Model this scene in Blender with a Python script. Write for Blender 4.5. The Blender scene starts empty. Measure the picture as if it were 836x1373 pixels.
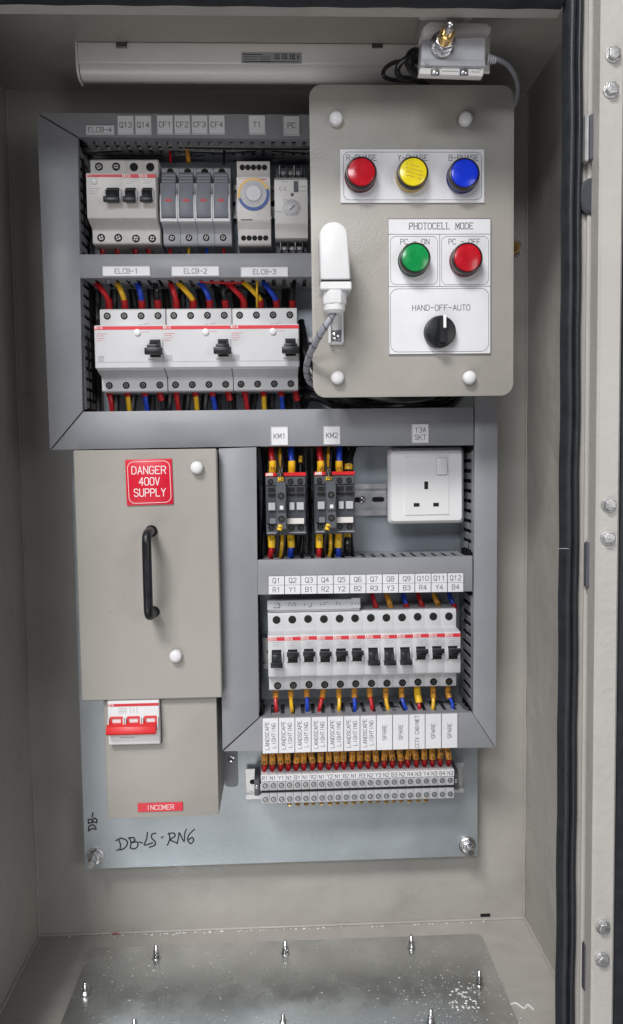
import bpy, bmesh, math, random
from mathutils import Vector, Matrix
random.seed(7)
PI = math.pi
sc = bpy.context.scene
C = sc.collection

# ------------------------------------------------------------------ camera
# world: X right, Y into the cabinet, Z up.  The mounting plate front is Y = 0.
# all helper coordinates are millimetres (x, d, z) with d = distance in front of the plate.
IW, IH, F = 836.0, 1373.0, 1022.0
YAW, TILT, ROLL = 0.0375, 0.0647, 0.014
CAM = Vector((0.0, -850.0, 0.0))
FWV = Vector((math.sin(YAW)*math.cos(TILT), math.cos(YAW)*math.cos(TILT), -math.sin(TILT)))
r0 = Vector((math.cos(YAW), -math.sin(YAW), 0.0))
u0 = r0.cross(FWV)
RTV = r0*math.cos(ROLL) - u0*math.sin(ROLL)
UPV = u0*math.cos(ROLL) + r0*math.sin(ROLL)
cam_d = bpy.data.cameras.new('camera')
cam = bpy.data.objects.new('camera', cam_d)
C.objects.link(cam)
m = Matrix((RTV, UPV, -FWV)).transposed().to_4x4()
m.translation = CAM*0.001
cam.matrix_world = m
cam_d.sensor_fit = 'VERTICAL'
cam_d.sensor_height = 36.0
cam_d.lens = 36.0*F/IH
cam_d.clip_start = 0.02
cam_d.clip_end = 50
sc.camera = cam

def ray(px, py):
    return (FWV*F + RTV*(px - IW/2) - UPV*(py - IH/2)).normalized()
def W(px, py, d):
    "photograph pixel -> (x, z) in mm on the plane d in front of the mounting plate"
    v = ray(px, py); t = (-d - CAM.y)/v.y
    p = CAM + v*t
    return p.x, p.z
def WF(px, py, z):
    "photograph pixel -> (x, d) on the horizontal plane z"
    v = ray(px, py); t = (z - CAM.z)/v.z
    p = CAM + v*t
    return p.x, -p.y
def RC(x0, y0, x1, y1, d):
    "pixel rectangle -> x0, x1, z0, z1 in mm (z0 < z1)"
    xm, ym = (x0+x1)/2, (y0+y1)/2
    return W(x0, ym, d)[0], W(x1, ym, d)[0], W(xm, y1, d)[1], W(xm, y0, d)[1]

# ------------------------------------------------------------------ world and light
w = bpy.data.worlds.new('World'); sc.world = w; w.use_nodes = True
bg = w.node_tree.nodes['Background']
bg.inputs[0].default_value = (0.80, 0.90, 1.08, 1); bg.inputs[1].default_value = 0.10
def area(name, loc, target, sx, sy, power, col):
    l = bpy.data.lights.new(name, 'AREA'); l.shape = 'RECTANGLE'; l.size = sx; l.size_y = sy
    l.energy = power; l.color = col
    o = bpy.data.objects.new(name, l); C.objects.link(o)
    o.location = loc
    o.rotation_euler = (Vector(target)-Vector(loc)).to_track_quat('-Z', 'Y').to_euler()
    return o
area('ceiling_light_main', (-1.02, -2.35, 2.60), (0.0, 0.0, -0.1), 1.15, 0.65, 110, (1.0, 0.975, 0.945))
area('fill_light_far', (-0.7, -2.6, 1.15), (0, 0, 0), 1.2, 0.4, 24, (0.95, 0.97, 1.0))  # fill lamp added to lift the dim top row of devices
area('floor_bounce_fill', (-0.75, -1.45, -1.05), (0, 0, 0.25), 1.6, 1.0, 12, (1.0, 0.96, 0.92))  # added low fill, standing in for light off the room floor
area('fill_light_right', (1.35, -2.0, 0.15), (-0.2, 0, -0.2), 1.0, 1.0, 9.5, (1.0, 0.97, 0.94))  # unseen fill lamp added to brighten the left wall and floor
sc.view_settings.view_transform = 'Standard'
sc.view_settings.look = 'None'
sc.view_settings.exposure = 0.0
sc.view_settings.gamma = 1.0
sc.render.engine = 'CYCLES'
sc.cycles.max_bounces = 8
sc.cycles.diffuse_bounces = 4

# ------------------------------------------------------------------ materials
def lin(c):
    return tuple(((v/255.0)/12.92 if v <= 10 else (((v/255.0)+0.055)/1.055)**2.4) for v in c)
def mat(name, rgb, rough=0.5, metal=0.0, var=0.06, vscale=30, bump=0.0, bscale=300, wear=None,
        bow=0.0, coat=0.0, trans=0.0, alpha=1.0, rvar=0.08, sss=0.0, ior=1.45):
    "rgb is the linear base colour"
    M = bpy.data.materials.new(name); M.use_nodes = True
    nt = M.node_tree; N = nt.nodes; L = nt.links
    b = N['Principled BSDF']
    b.inputs['Metallic'].default_value = metal
    b.inputs['IOR'].default_value = ior
    b.inputs['Coat Weight'].default_value = coat
    b.inputs['Coat Roughness'].default_value = 0.12
    b.inputs['Transmission Weight'].default_value = trans
    b.inputs['Alpha'].default_value = alpha
    tc = N.new('ShaderNodeTexCoord')
    n1 = N.new('ShaderNodeTexNoise'); n1.inputs['Scale'].default_value = vscale
    n1.inputs['Detail'].default_value = 6; n1.inputs['Roughness'].default_value = 0.6
    L.new(tc.outputs['Object'], n1.inputs['Vector'])
    mr = N.new('ShaderNodeMapRange'); mr.inputs[1].default_value = 0.3; mr.inputs[2].default_value = 0.7
    mr.inputs[3].default_value = 1-var; mr.inputs[4].default_value = 1+var
    L.new(n1.outputs['Fac'], mr.inputs[0])
    mx = N.new('ShaderNodeMix'); mx.data_type = 'RGBA'; mx.blend_type = 'MULTIPLY'
    mx.inputs[0].default_value = 1.0
    mx.inputs[6].default_value = (*rgb, 1)
    L.new(mr.outputs[0], mx.inputs[7])
    out = mx.outputs[2]
    if wear:                      # (rgb, amount, scale)
        n2 = N.new('ShaderNodeTexNoise'); n2.inputs['Scale'].default_value = wear[2]
        n2.inputs['Detail'].default_value = 8; n2.inputs['Roughness'].default_value = 0.75
        L.new(tc.outputs['Object'], n2.inputs['Vector'])
        r2 = N.new('ShaderNodeMapRange'); r2.inputs[1].default_value = 0.56; r2.inputs[2].default_value = 0.72
        r2.inputs[3].default_value = 0; r2.inputs[4].default_value = wear[1]
        L.new(n2.outputs['Fac'], r2.inputs[0])
        m2 = N.new('ShaderNodeMix'); m2.data_type = 'RGBA'
        L.new(r2.outputs[0], m2.inputs[0]); L.new(out, m2.inputs[6]); m2.inputs[7].default_value = (*wear[0], 1)
        out = m2.outputs[2]
    L.new(out, b.inputs['Base Color'])
    r3 = N.new('ShaderNodeMapRange'); r3.inputs[1].default_value = 0.3; r3.inputs[2].default_value = 0.7
    r3.inputs[3].default_value = max(0.02, rough-rvar); r3.inputs[4].default_value = min(1, rough+rvar)
    L.new(n1.outputs['Fac'], r3.inputs[0]); L.new(r3.outputs[0], b.inputs['Roughness'])
    if bump:
        n4 = N.new('ShaderNodeTexNoise'); n4.inputs['Scale'].default_value = bscale
        n4.inputs['Detail'].default_value = 3
        L.new(tc.outputs['Object'], n4.inputs['Vector'])
        bp = N.new('ShaderNodeBump'); bp.inputs['Strength'].default_value = bump
        bp.inputs['Distance'].default_value = 0.001
        L.new(n4.outputs['Fac'], bp.inputs['Height']); L.new(bp.outputs['Normal'], b.inputs['Normal'])
        if bow:
            n5 = N.new('ShaderNodeTexNoise'); n5.inputs['Scale'].default_value = 13; n5.inputs['Detail'].default_value = 2
            L.new(tc.outputs['Object'], n5.inputs['Vector'])
            b5 = N.new('ShaderNodeBump'); b5.inputs['Strength'].default_value = 1.0; b5.inputs['Distance'].default_value = bow
            L.new(n5.outputs['Fac'], b5.inputs['Height']); L.new(b5.outputs['Normal'], bp.inputs['Normal'])
    return M

M = {}
M['cabinet'] = mat('cabinet_paint', (0.405, 0.388, 0.362), 0.38, bow=0.006, var=0.06, vscale=9, bump=0.4, bscale=260, wear=((0.29, 0.265, 0.24), 0.38, 11), rvar=0.14)
M['door_paint'] = mat('door_paint', (0.44, 0.425, 0.40), 0.36, var=0.06, vscale=12, bump=0.55, bscale=150, wear=((0.38, 0.35, 0.31), 0.35, 26))
M['gasket'] = mat('black_rubber_gasket', (0.016, 0.019, 0.024), 0.46, var=0.25, vscale=60, bump=0.2, bscale=500)
M['duct'] = mat('grey_duct_pvc', (0.25, 0.258, 0.28), 0.38, bow=0.002, var=0.06, vscale=14, bump=0.08, bscale=700, wear=((0.33, 0.35, 0.37), 0.25, 60))
M['plate'] = mat('galvanised_plate', (0.42, 0.465, 0.50), 0.40, metal=0.55, var=0.10, vscale=12, bump=0.12, bscale=180, wear=((0.50, 0.55, 0.58), 0.5, 22))
M['gland'] = mat('spangled_gland_plate', (0.60, 0.61, 0.59), 0.26, metal=0.9, var=0.14, vscale=24, bump=0.10, bscale=120, wear=((0.70, 0.72, 0.70), 0.5, 60), rvar=0.08)
M['cover'] = mat('beige_cover_paint', (0.355, 0.338, 0.31), 0.36, bow=0.003, var=0.035, vscale=10, bump=0.22, bscale=480, wear=((0.355, 0.33, 0.295), 0.35, 9), rvar=0.14)
M['white'] = mat('white_plastic', (0.74, 0.74, 0.755), 0.36, var=0.02, vscale=20, bump=0.03, bscale=800)
M['breaker'] = mat('breaker_plastic', (0.56, 0.56, 0.58), 0.38, var=0.03, vscale=25, bump=0.06, bscale=900)
M['old_white'] = mat('warm_white_plastic', (0.70, 0.67, 0.65), 0.4, var=0.04, vscale=25)
M['fixture'] = mat('lamp_housing_plastic', (0.78, 0.76, 0.74), 0.4, var=0.04, vscale=12)
M['diffuser'] = mat('opal_diffuser', (0.80, 0.77, 0.75), 0.28, var=0.03, vscale=12)
M['label'] = mat('label_plate_white', (0.72, 0.72, 0.75), 0.33, var=0.03, vscale=40)
M['ink'] = mat('black_ink', (0.02, 0.02, 0.025), 0.5, var=0.2, vscale=300)
M['grey_ink'] = mat('grey_ink', (0.30, 0.30, 0.33), 0.5, var=0.2, vscale=300)
M['red_ink'] = mat('red_ink', (0.62, 0.035, 0.05), 0.45)
M['white_ink'] = mat('white_ink', (0.82, 0.80, 0.80), 0.5)
M['red_label'] = mat('red_label_plate', (0.62, 0.012, 0.035), 0.32, var=0.05, vscale=40)
M['black'] = mat('black_plastic', (0.012, 0.013, 0.016), 0.34, var=0.2, vscale=80)
M['hole'] = mat('dark_cavity', (0.006, 0.006, 0.007), 0.7)
M['dgrey'] = mat('dark_grey_plastic', (0.085, 0.092, 0.105), 0.45, var=0.12, vscale=60, bump=0.1, bscale=700)
M['dgrey2'] = mat('darker_grey_plastic', (0.05, 0.055, 0.065), 0.45, var=0.12, vscale=60)
M['mgrey'] = mat('fuse_grey_plastic', (0.20, 0.21, 0.24), 0.42, var=0.06, vscale=60)
M['lgrey'] = mat('light_grey_plastic', (0.45, 0.46, 0.49), 0.42, var=0.06, vscale=60)
M['term'] = mat('terminal_grey_plastic', (0.42, 0.43, 0.45), 0.42, var=0.08, vscale=60)
M['steel'] = mat('zinc_steel', (0.62, 0.62, 0.63), 0.25, metal=1.0, var=0.1, vscale=120, bump=0.1, bscale=900)
M['bolt'] = mat('dull_zinc_bolt', (0.55, 0.55, 0.55), 0.42, metal=0.9, var=0.2, vscale=150, bump=0.4, bscale=700)
M['rail'] = mat('zinc_rail', (0.66, 0.66, 0.67), 0.36, metal=0.7, var=0.06, vscale=50)
M['screw'] = mat('screw_steel', (0.17, 0.16, 0.155), 0.35, metal=1.0, var=0.2, vscale=400)
M['brass'] = mat('brass', (0.80, 0.52, 0.20), 0.22, metal=1.0, var=0.1, vscale=200)
M['w_red'] = mat('red_wire_pvc', (0.50, 0.012, 0.018), 0.30, var=0.1, vscale=50)
M['w_yellow'] = mat('yellow_wire_pvc', (0.80, 0.46, 0.02), 0.30, var=0.1, vscale=50)
M['w_blue'] = mat('blue_wire_pvc', (0.012, 0.055, 0.48), 0.30, var=0.1, vscale=50)
M['w_black'] = mat('black_wire_pvc', (0.012, 0.012, 0.014), 0.28, var=0.1, vscale=50)
M['w_grey'] = mat('grey_cable_pvc', (0.20, 0.21, 0.235), 0.4, var=0.1, vscale=50)
M['sleeve'] = mat('yellow_marker_sleeve', (0.82, 0.50, 0.02), 0.36, var=0.06, vscale=90)
M['osleeve'] = mat('ochre_marker_sleeve', (0.64, 0.29, 0.035), 0.36, var=0.16, vscale=90)
M['ferrule'] = mat('red_ferrule_plastic', (0.46, 0.012, 0.015), 0.34, var=0.1, vscale=90)
M['toggle_red'] = mat('red_toggle_plastic', (0.66, 0.025, 0.03), 0.32, var=0.04, vscale=60)
M['clear'] = mat('clear_plastic', (0.85, 0.9, 0.92), 0.15, trans=0.9, alpha=0.35, var=0.02)
M['paint_fleck'] = mat('white_paint_fleck', (0.82, 0.82, 0.80), 0.6, var=0.05)
M['bezel'] = mat('lamp_bezel_black', (0.03, 0.022, 0.022), 0.22, var=0.1)
M['dial_yellow'] = mat('dial_yellow_ring', (0.80, 0.50, 0.14), 0.4)
M['dial_blue'] = mat('dial_blue_ring', (0.03, 0.10, 0.36), 0.4)
M['dial_white'] = mat('dial_white_plastic', (0.62, 0.62, 0.64), 0.35)
M['sticker'] = mat('silver_sticker', (0.42, 0.43, 0.45), 0.4, metal=0.2)
M['conduit'] = mat('grey_braided_conduit', (0.30, 0.31, 0.35), 0.45, var=0.15, vscale=300, bump=0.3, bscale=900)
M['seam'] = mat('seam_line', (0.13, 0.13, 0.14), 0.6)
def lens(name, rgb):
    m_ = mat(name, rgb, 0.2, var=0.12, vscale=90, coat=0.45, bump=0.05, bscale=220)
    return m_
M['lens_red'] = lens('red_lens', (0.46, 0.006, 0.016))
M['lens_yellow'] = lens('yellow_lens', (0.82, 0.66, 0.015))
M['lens_blue'] = lens('blue_lens', (0.006, 0.035, 0.62))
M['lens_green'] = lens('green_lens', (0.004, 0.25, 0.06))
M['body_red'] = mat('red_lamp_body', (0.10, 0.008, 0.012), 0.25, coat=0.4)
M['body_yellow'] = mat('yellow_lamp_body', (0.50, 0.36, 0.10), 0.25, coat=0.4)
M['body_blue'] = mat('blue_lamp_body', (0.01, 0.012, 0.14), 0.25, coat=0.4)
M['body_green'] = mat('green_lamp_body', (0.008, 0.05, 0.02), 0.25, coat=0.4)

# ------------------------------------------------------------------ mesh builder
GL = {}
def _g(s, d): GL[s] = d
_g('A', [[(0,0),(2,6),(4,0)],[(0.7,2),(3.3,2)]])
_g('B', [[(0,0),(0,6),(3,6),(4,5.2),(4,3.9),(3,3.1),(0,3.1)],[(3,3.1),(4,2.2),(4,0.9),(3,0),(0,0)]])
_g('C', [[(4,5),(3,6),(1,6),(0,5),(0,1),(1,0),(3,0),(4,1)]])
_g('D', [[(0,0),(0,6),(2.6,6),(4,4.6),(4,1.4),(2.6,0),(0,0)]])
_g('E', [[(4,6),(0,6),(0,0),(4,0)],[(0,3.1),(2.8,3.1)]])
_g('F', [[(4,6),(0,6),(0,0)],[(0,3.1),(2.8,3.1)]])
_g('G', [[(4,5),(3,6),(1,6),(0,5),(0,1),(1,0),(3,0),(4,1),(4,2.8),(2.4,2.8)]])
_g('H', [[(0,0),(0,6)],[(4,0),(4,6)],[(0,3),(4,3)]])
_g('I', [[(2,0),(2,6)]])
_g('J', [[(3.4,6),(3.4,1.2),(2.4,0),(1,0),(0,1.2)]])
_g('K', [[(0,0),(0,6)],[(4,6),(0,2.2)],[(1.4,3.4),(4,0)]])
_g('L', [[(0,6),(0,0),(3.6,0)]])
_g('M', [[(0,0),(0,6),(2,1.5),(4,6),(4,0)]])
_g('N', [[(0,0),(0,6),(4,0),(4,6)]])
_g('O', [[(1,0),(0,1),(0,5),(1,6),(3,6),(4,5),(4,1),(3,0),(1,0)]])
_g('P', [[(0,0),(0,6),(3,6),(4,5.1),(4,3.7),(3,2.8),(0,2.8)]])
_g('Q', [[(1,0),(0,1),(0,5),(1,6),(3,6),(4,5),(4,1),(3,0),(1,0)],[(2.6,1.6),(4.2,-0.5)]])
_g('R', [[(0,0),(0,6),(3,6),(4,5.1),(4,3.8),(3,2.9),(0,2.9)],[(2.2,2.9),(4,0)]])
_g('S', [[(4,5),(3,6),(1,6),(0,5),(0,4.1),(1,3.3),(3,2.8),(4,2),(4,1),(3,0),(1,0),(0,1)]])
_g('T', [[(0,6),(4,6)],[(2,6),(2,0)]])
_g('U', [[(0,6),(0,1),(1,0),(3,0),(4,1),(4,6)]])
_g('V', [[(0,6),(2,0),(4,6)]])
_g('X', [[(0,6),(4,0)],[(0,0),(4,6)]])
_g('Y', [[(0,6),(2,3.2),(4,6)],[(2,3.2),(2,0)]])
_g('0', GL['O'])
_g('1', [[(1,4.8),(2.2,6),(2.2,0)]])
_g('2', [[(0,5),(1,6),(3,6),(4,5),(4,3.9),(0,0),(4,0)]])
_g('3', [[(0,5.4),(1,6),(3,6),(4,5),(4,4),(3,3.2),(1.6,3.2)],[(3,3.2),(4,2.3),(4,1),(3,0),(1,0),(0,0.8)]])
_g('4', [[(3,0),(3,6),(0,1.9),(4.2,1.9)]])
_g('5', [[(4,6),(0.3,6),(0,3.4),(1,3.8),(3,3.8),(4,2.8),(4,1),(3,0),(1,0),(0,0.8)]])
_g('6', [[(3.6,5.4),(2.8,6),(1,6),(0,4.6),(0,1),(1,0),(3,0),(4,1),(4,2.4),(3,3.4),(1,3.4),(0,2.4)]])
_g('7', [[(0,6),(4,6),(1.4,0)]])
_g('8', [[(1,3.2),(0,4),(0,5.2),(1,6),(3,6),(4,5.2),(4,4),(3,3.2),(1,3.2),(0,2.2),(0,0.9),(1,0),(3,0),(4,0.9),(4,2.2),(3,3.2)]])
_g('9', [[(4,3.4),(3,2.6),(1,2.6),(0,3.6),(0,5),(1,6),(3,6),(4,5),(4,1.4),(2.8,0),(0.6,0)]])
_g('-', [[(0.2,3),(3.8,3)]])
_g(' ', [])

class MB:
    def __init__(s): s.v = []; s.f = []; s.zo = 0
    def add(s, vs, fs):
        n = len(s.v); s.v += vs; s.f += [tuple(i+n for i in f) for f in fs]; return s
    def box(s, x0, x1, d0, d1, z0, z1, ch=0.0):
        if x0 > x1: x0, x1 = x1, x0
        if d0 > d1: d0, d1 = d1, d0
        if z0 > z1: z0, z1 = z1, z0
        if ch <= 0:
            vs = [(x, d, z) for x in (x0, x1) for d in (d0, d1) for z in (z0, z1)]
            return s.add(vs, [(0,1,3,2),(4,6,7,5),(0,4,5,1),(2,3,7,6),(0,2,6,4),(1,5,7,3)])
        c = min(ch, (x1-x0)*.45, (d1-d0)*.45, (z1-z0)*.45)
        vs = []; idx = {}
        for i, x in enumerate((x0, x1)):
            for j, d in enumerate((d0, d1)):
                for k, z in enumerate((z0, z1)):
                    xi = x + (c if i == 0 else -c); di = d + (c if j == 0 else -c); zi = z + (c if k == 0 else -c)
                    for a, p in enumerate(((x, di, zi), (xi, d, zi), (xi, di, z))):
                        idx[(i,j,k,a)] = len(vs); vs.append(p)
        fs = []
        for i in (0,1): fs.append(tuple(idx[(i,j,k,0)] for j,k in ((0,0),(0,1),(1,1),(1,0))))
        for j in (0,1): fs.append(tuple(idx[(i,j,k,1)] for i,k in ((0,0),(0,1),(1,1),(1,0))))
        for k in (0,1): fs.append(tuple(idx[(i,j,k,2)] for i,j in ((0,0),(0,1),(1,1),(1,0))))
        for i in (0,1):
            for j in (0,1): fs.append((idx[(i,j,0,0)], idx[(i,j,1,0)], idx[(i,j,1,1)], idx[(i,j,0,1)]))
            for k in (0,1): fs.append((idx[(i,0,k,0)], idx[(i,1,k,0)], idx[(i,1,k,2)], idx[(i,0,k,2)]))
        for j in (0,1):
            for k in (0,1): fs.append((idx[(0,j,k,1)], idx[(1,j,k,1)], idx[(1,j,k,2)], idx[(0,j,k,2)]))
        for i in (0,1):
            for j in (0,1):
                for k in (0,1): fs.append((idx[(i,j,k,0)], idx[(i,j,k,1)], idx[(i,j,k,2)]))
        return s.add(vs, fs)
    def prism(s, poly, x0, x1):
        "poly of (d, z), swept along x"
        n = len(poly)
        vs = [(x0, d, z) for d, z in poly] + [(x1, d, z) for d, z in poly]
        return s.add(vs, [tuple(range(n)), tuple(range(2*n-1, n-1, -1))] + [(i, (i+1) % n, n+(i+1) % n, n+i) for i in range(n)])
    def slab(s, poly, d0, d1):
        "poly of (x, z), swept along d"
        n = len(poly)
        vs = [(x, d0, z) for x, z in poly] + [(x, d1, z) for x, z in poly]
        return s.add(vs, [tuple(range(n)), tuple(range(2*n-1, n-1, -1))] + [(i, (i+1) % n, n+(i+1) % n, n+i) for i in range(n)])
    def ringslab(s, outer, inner, d0, d1):
        "two loops of equal count -> frame with a hole"
        n = len(outer)
        vs = [(x, d0, z) for x, z in outer]+[(x, d1, z) for x, z in outer]+[(x, d0, z) for x, z in inner]+[(x, d1, z) for x, z in inner]
        fs = []
        for i in range(n):
            j = (i+1) % n
            fs += [(i, j, n+j, n+i), (2*n+i, 2*n+j, 3*n+j, 3*n+i), (n+i, n+j, 3*n+j, 3*n+i), (i, j, 2*n+j, 2*n+i)]
        return s.add(vs, fs)
    def lathe(s, prof, cx, cz, n=20, axis='d', ph=0.0, d0=0.0):
        "prof of (r, h); axis d: h is towards the viewer; axis z: up; axis x: right. centre (cx, d0, cz)"
        vs = []
        for r, h in prof:
            for i in range(n):
                a = 2*PI*i/n+ph; p, q = r*math.cos(a), r*math.sin(a)
                if axis == 'd': vs.append((cx+p, d0+h, cz+q))
                elif axis == 'z': vs.append((cx+p, d0+q, cz+h))
                else: vs.append((cx+h, d0+p, cz+q))
        fs = []
        for k in range(len(prof)-1):
            for i in range(n):
                j = (i+1) % n; fs.append((k*n+i, k*n+j, (k+1)*n+j, (k+1)*n+i))
        fs.append(tuple(range(n))); fs.append(tuple((len(prof)-1)*n+i for i in range(n)))
        return s.add(vs, fs)
    def tube(s, pts, r, n=8, sub=5, cap=True):
        P = [Vector(p) for p in pts]
        if len(P) > 2 and sub > 1:
            Q = []
            E = [P[0]*2-P[1]]+P+[P[-1]*2-P[-2]]
            for i in range(1, len(E)-2):
                for k in range(sub):
                    t = k/sub; a, b, c, d = E[i-1], E[i], E[i+1], E[i+2]
                    Q.append(0.5*((2*b)+(c-a)*t+(2*a-5*b+4*c-d)*t*t+(3*b-a-3*c+d)*t**3))
            Q.append(P[-1]); P = Q
        rr = r if callable(r) else (lambda t: r)
        nrm = None; rings = []
        for i, p in enumerate(P):
            t = (P[min(i+1, len(P)-1)]-P[max(i-1, 0)]).normalized()
            if nrm is None:
                a = Vector((0, 0, 1)) if abs(t.z) < .9 else Vector((0, 1, 0))
                nrm = t.cross(a).normalized()
            nrm = (nrm - t*nrm.dot(t)).normalized(); bn = t.cross(nrm)
            R = rr(i/(len(P)-1))
            rings.append([tuple(p+nrm*(R*math.cos(2*PI*k/n))+bn*(R*math.sin(2*PI*k/n))) for k in range(n)])
        vs = [v for g in rings for v in g]; fs = []
        for i in range(len(rings)-1):
            for k in range(n):
                j = (k+1) % n; fs.append((i*n+k, i*n+j, (i+1)*n+j, (i+1)*n+k))
        if cap: fs.append(tuple(range(n))); fs.append(tuple((len(rings)-1)*n+k for k in range(n)))
        return s.add(vs, fs)
    def stroke(s, a, b, th, d):
        s.zo += 1
        ax, az = a; bx, bz = b; l = math.hypot(bx-ax, bz-az) or 1e-6
        ux, uz = (bx-ax)/l*th*.5, (bz-az)/l*th*.5; px, pz = -uz, ux
        e = d + 0.004*(s.zo % 9)
        vs = [(ax-ux+px, e, az-uz+pz), (ax-ux-px, e, az-uz-pz), (bx+ux-px, e, bz+uz-pz), (bx+ux+px, e, bz+uz+pz)]
        return s.add(vs, [(0,1,2,3)])
    def line(s, pts, th, d, closed=False):
        q = list(pts)+([pts[0]] if closed else [])
        for a, b in zip(q, q[1:]): s.stroke(a, b, th, d)
        return s
    def text(s, txt, cx, cz, h, d, th=None, wid=0.62, gap=0.38, rot=0.0, serif=False, width=None, slant=0):
        "stroke lettering centred on (cx, cz), h = cap height in mm"
        th = th or h*0.11
        cw = h*wid; ad = cw*(1+gap)
        L_ = len(txt)*ad - cw*gap
        if width:
            k = width/L_; cw *= k; ad *= k; L_ = width
        c_, s_ = math.cos(rot), math.sin(rot)
        def T(x, z): return (cx+x*c_-z*s_, cz+x*s_+z*c_)
        for i, ch in enumerate(txt):
            x0 = -L_/2+i*ad
            for pl in GL.get(ch, []):
                q = [T(x0+(x/4)*cw+slant*z/6, (z/6-0.5)*h) for x, z in pl]
                s.line(q, th, d)
                if serif:
                    for (x, z), (x2, z2) in ((pl[0], pl[1]), (pl[-1], pl[-2])):
                        if z in (0, 6) and abs(x-x2) < 1.0 and z != z2:
                            s.stroke(T(x0+(x-0.7)/4*cw, (z/6-.5)*h), T(x0+(x+0.7)/4*cw, (z/6-.5)*h), th*.8, d)
        return s
    def mesh(s, name, material, bevel=0.0, org=(0,0,0), sharp=35):
        bm = bmesh.new()
        V = [bm.verts.new(((x-org[0])*.001, -(d-org[1])*.001, (z-org[2])*.001)) for x, d, z in s.v]
        for f in s.f:
            try: bm.faces.new([V[i] for i in f])
            except ValueError: pass
        bmesh.ops.recalc_face_normals(bm, faces=bm.faces)
        if bevel:
            bm.normal_update()
            ed = [e for e in bm.edges if len(e.link_faces) == 2 and e.calc_face_angle(0) > 0.5]
            bmesh.ops.bevel(bm, geom=ed, offset=bevel*.001, segments=2, affect='EDGES', clamp_overlap=True, profile=0.5)
        for f in bm.faces: f.smooth = True
        me = bpy.data.meshes.new(name); bm.to_mesh(me); bm.free()
        me.set_sharp_from_angle(angle=math.radians(sharp))
        me.materials.append(M[material] if isinstance(material, str) else material)
        return me

def rrect(x0, x1, z0, z1, r, n=5):
    "rounded rectangle loop (x, z)"
    pts = []
    for cx, cz, a0 in ((x1-r, z1-r, 0), (x0+r, z1-r, PI/2), (x0+r, z0+r, PI), (x1-r, z0+r, 1.5*PI)):
        for i in range(n+1):
            a = a0+PI/2*i/n; pts.append((cx+r*math.cos(a), cz+r*math.sin(a)))
    return pts

def thing(name, label, cat, org=(0,0,0), group=None, kind=None):
    o = bpy.data.objects.new(name, None); C.objects.link(o)
    o.empty_display_size = 0.01
    o.location = (org[0]*.001, -org[1]*.001, org[2]*.001)
    o['label'] = label; o['category'] = cat
    if group: o['group'] = group
    if kind: o['kind'] = kind
    o['org'] = tuple(float(a) for a in org)
    return o
def root_org(p):
    while p.parent: p = p.parent
    return tuple(p['org']) if 'org' in p else (0, 0, 0)
def part(name, mb, material, parent, label=None, bevel=0.0, sharp=35, kind=None):
    me = mb.mesh(name, material, bevel, root_org(parent), sharp)
    o = bpy.data.objects.new(name, me); C.objects.link(o); o.parent = parent
    if label: o['label'] = label
    if kind: o['kind'] = kind
    return o
def pieces(name, mb, material, parent, locs, bevel=0.0):
    "alike pieces sharing one mesh; mb is modelled about 0,0,0; locs of (x, d, z, rot)"
    me = mb.mesh(name, material, bevel); og = root_org(parent); out = []
    for l in locs:
        o = bpy.data.objects.new(name, me); C.objects.link(o); o.parent = parent
        o.location = ((l[0]-og[0])*.001, -(l[1]-og[1])*.001, (l[2]-og[2])*.001)
        if len(l) > 3: o.rotation_euler = (0, l[3], 0)
        out.append(o)
    return out
def tag(o, label, cat, group=None):
    o['label'] = label; o['category'] = cat
    if group: o['group'] = group
def dup(root, loc, label=None, group=None):
    r = root.copy(); C.objects.link(r)
    r.location = (loc[0]*.001, -loc[1]*.001, loc[2]*.001)
    if label: r['label'] = label
    if group: r['group'] = group
    def cp(src, dst):
        for ch in list(src.children):
            c = ch.copy(); C.objects.link(c); c.parent = dst; cp(ch, c)
    cp(root, r)
    return r
def place(o, x, d, z): o.location = (x*.001, -d*.001, z*.001)

# ================================================================== CABINET SHELL
DB, DF = -25.0, 225.0                       # back wall face, front opening plane
XL = W(33, 760, DB)[0]; XR = W(706, 760, DB)[0]
ZB = W(380, 1243, DB)[1]; ZT = W(380, 121, DB)[1]
LIPX = W(751, 700, DF)[0]; LIPZ = W(400, 8, DF)[1]
LW = XR - LIPX                              # width of the turned-in lip
cab = thing('electrical_cabinet', 'beige painted steel control cabinet, open, holding all the switchgear', 'cabinet', ((XL+XR)/2, DB, ZB))
part('back_panel', MB().box(XL-2, XR+2, DB-2, DB, ZB-2, ZT+2), 'cabinet', cab)
part('side_panel', MB().box(XL-2, XL, DB+.01, DF, ZB-2, ZT+2), 'cabinet', cab)
part('side_panel', MB().box(XR, XR+2, DB+.01, DF, ZB-2, ZT+2), 'cabinet', cab)
part('top_panel', MB().box(XL+.01, XR-.01, DB+.01, DF, ZT, ZT+2), 'cabinet', cab)
part('bottom_panel', MB().box(XL+.01, XR-.01, DB+.01, DF, ZB-2, ZB), 'cabinet', cab)
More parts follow.
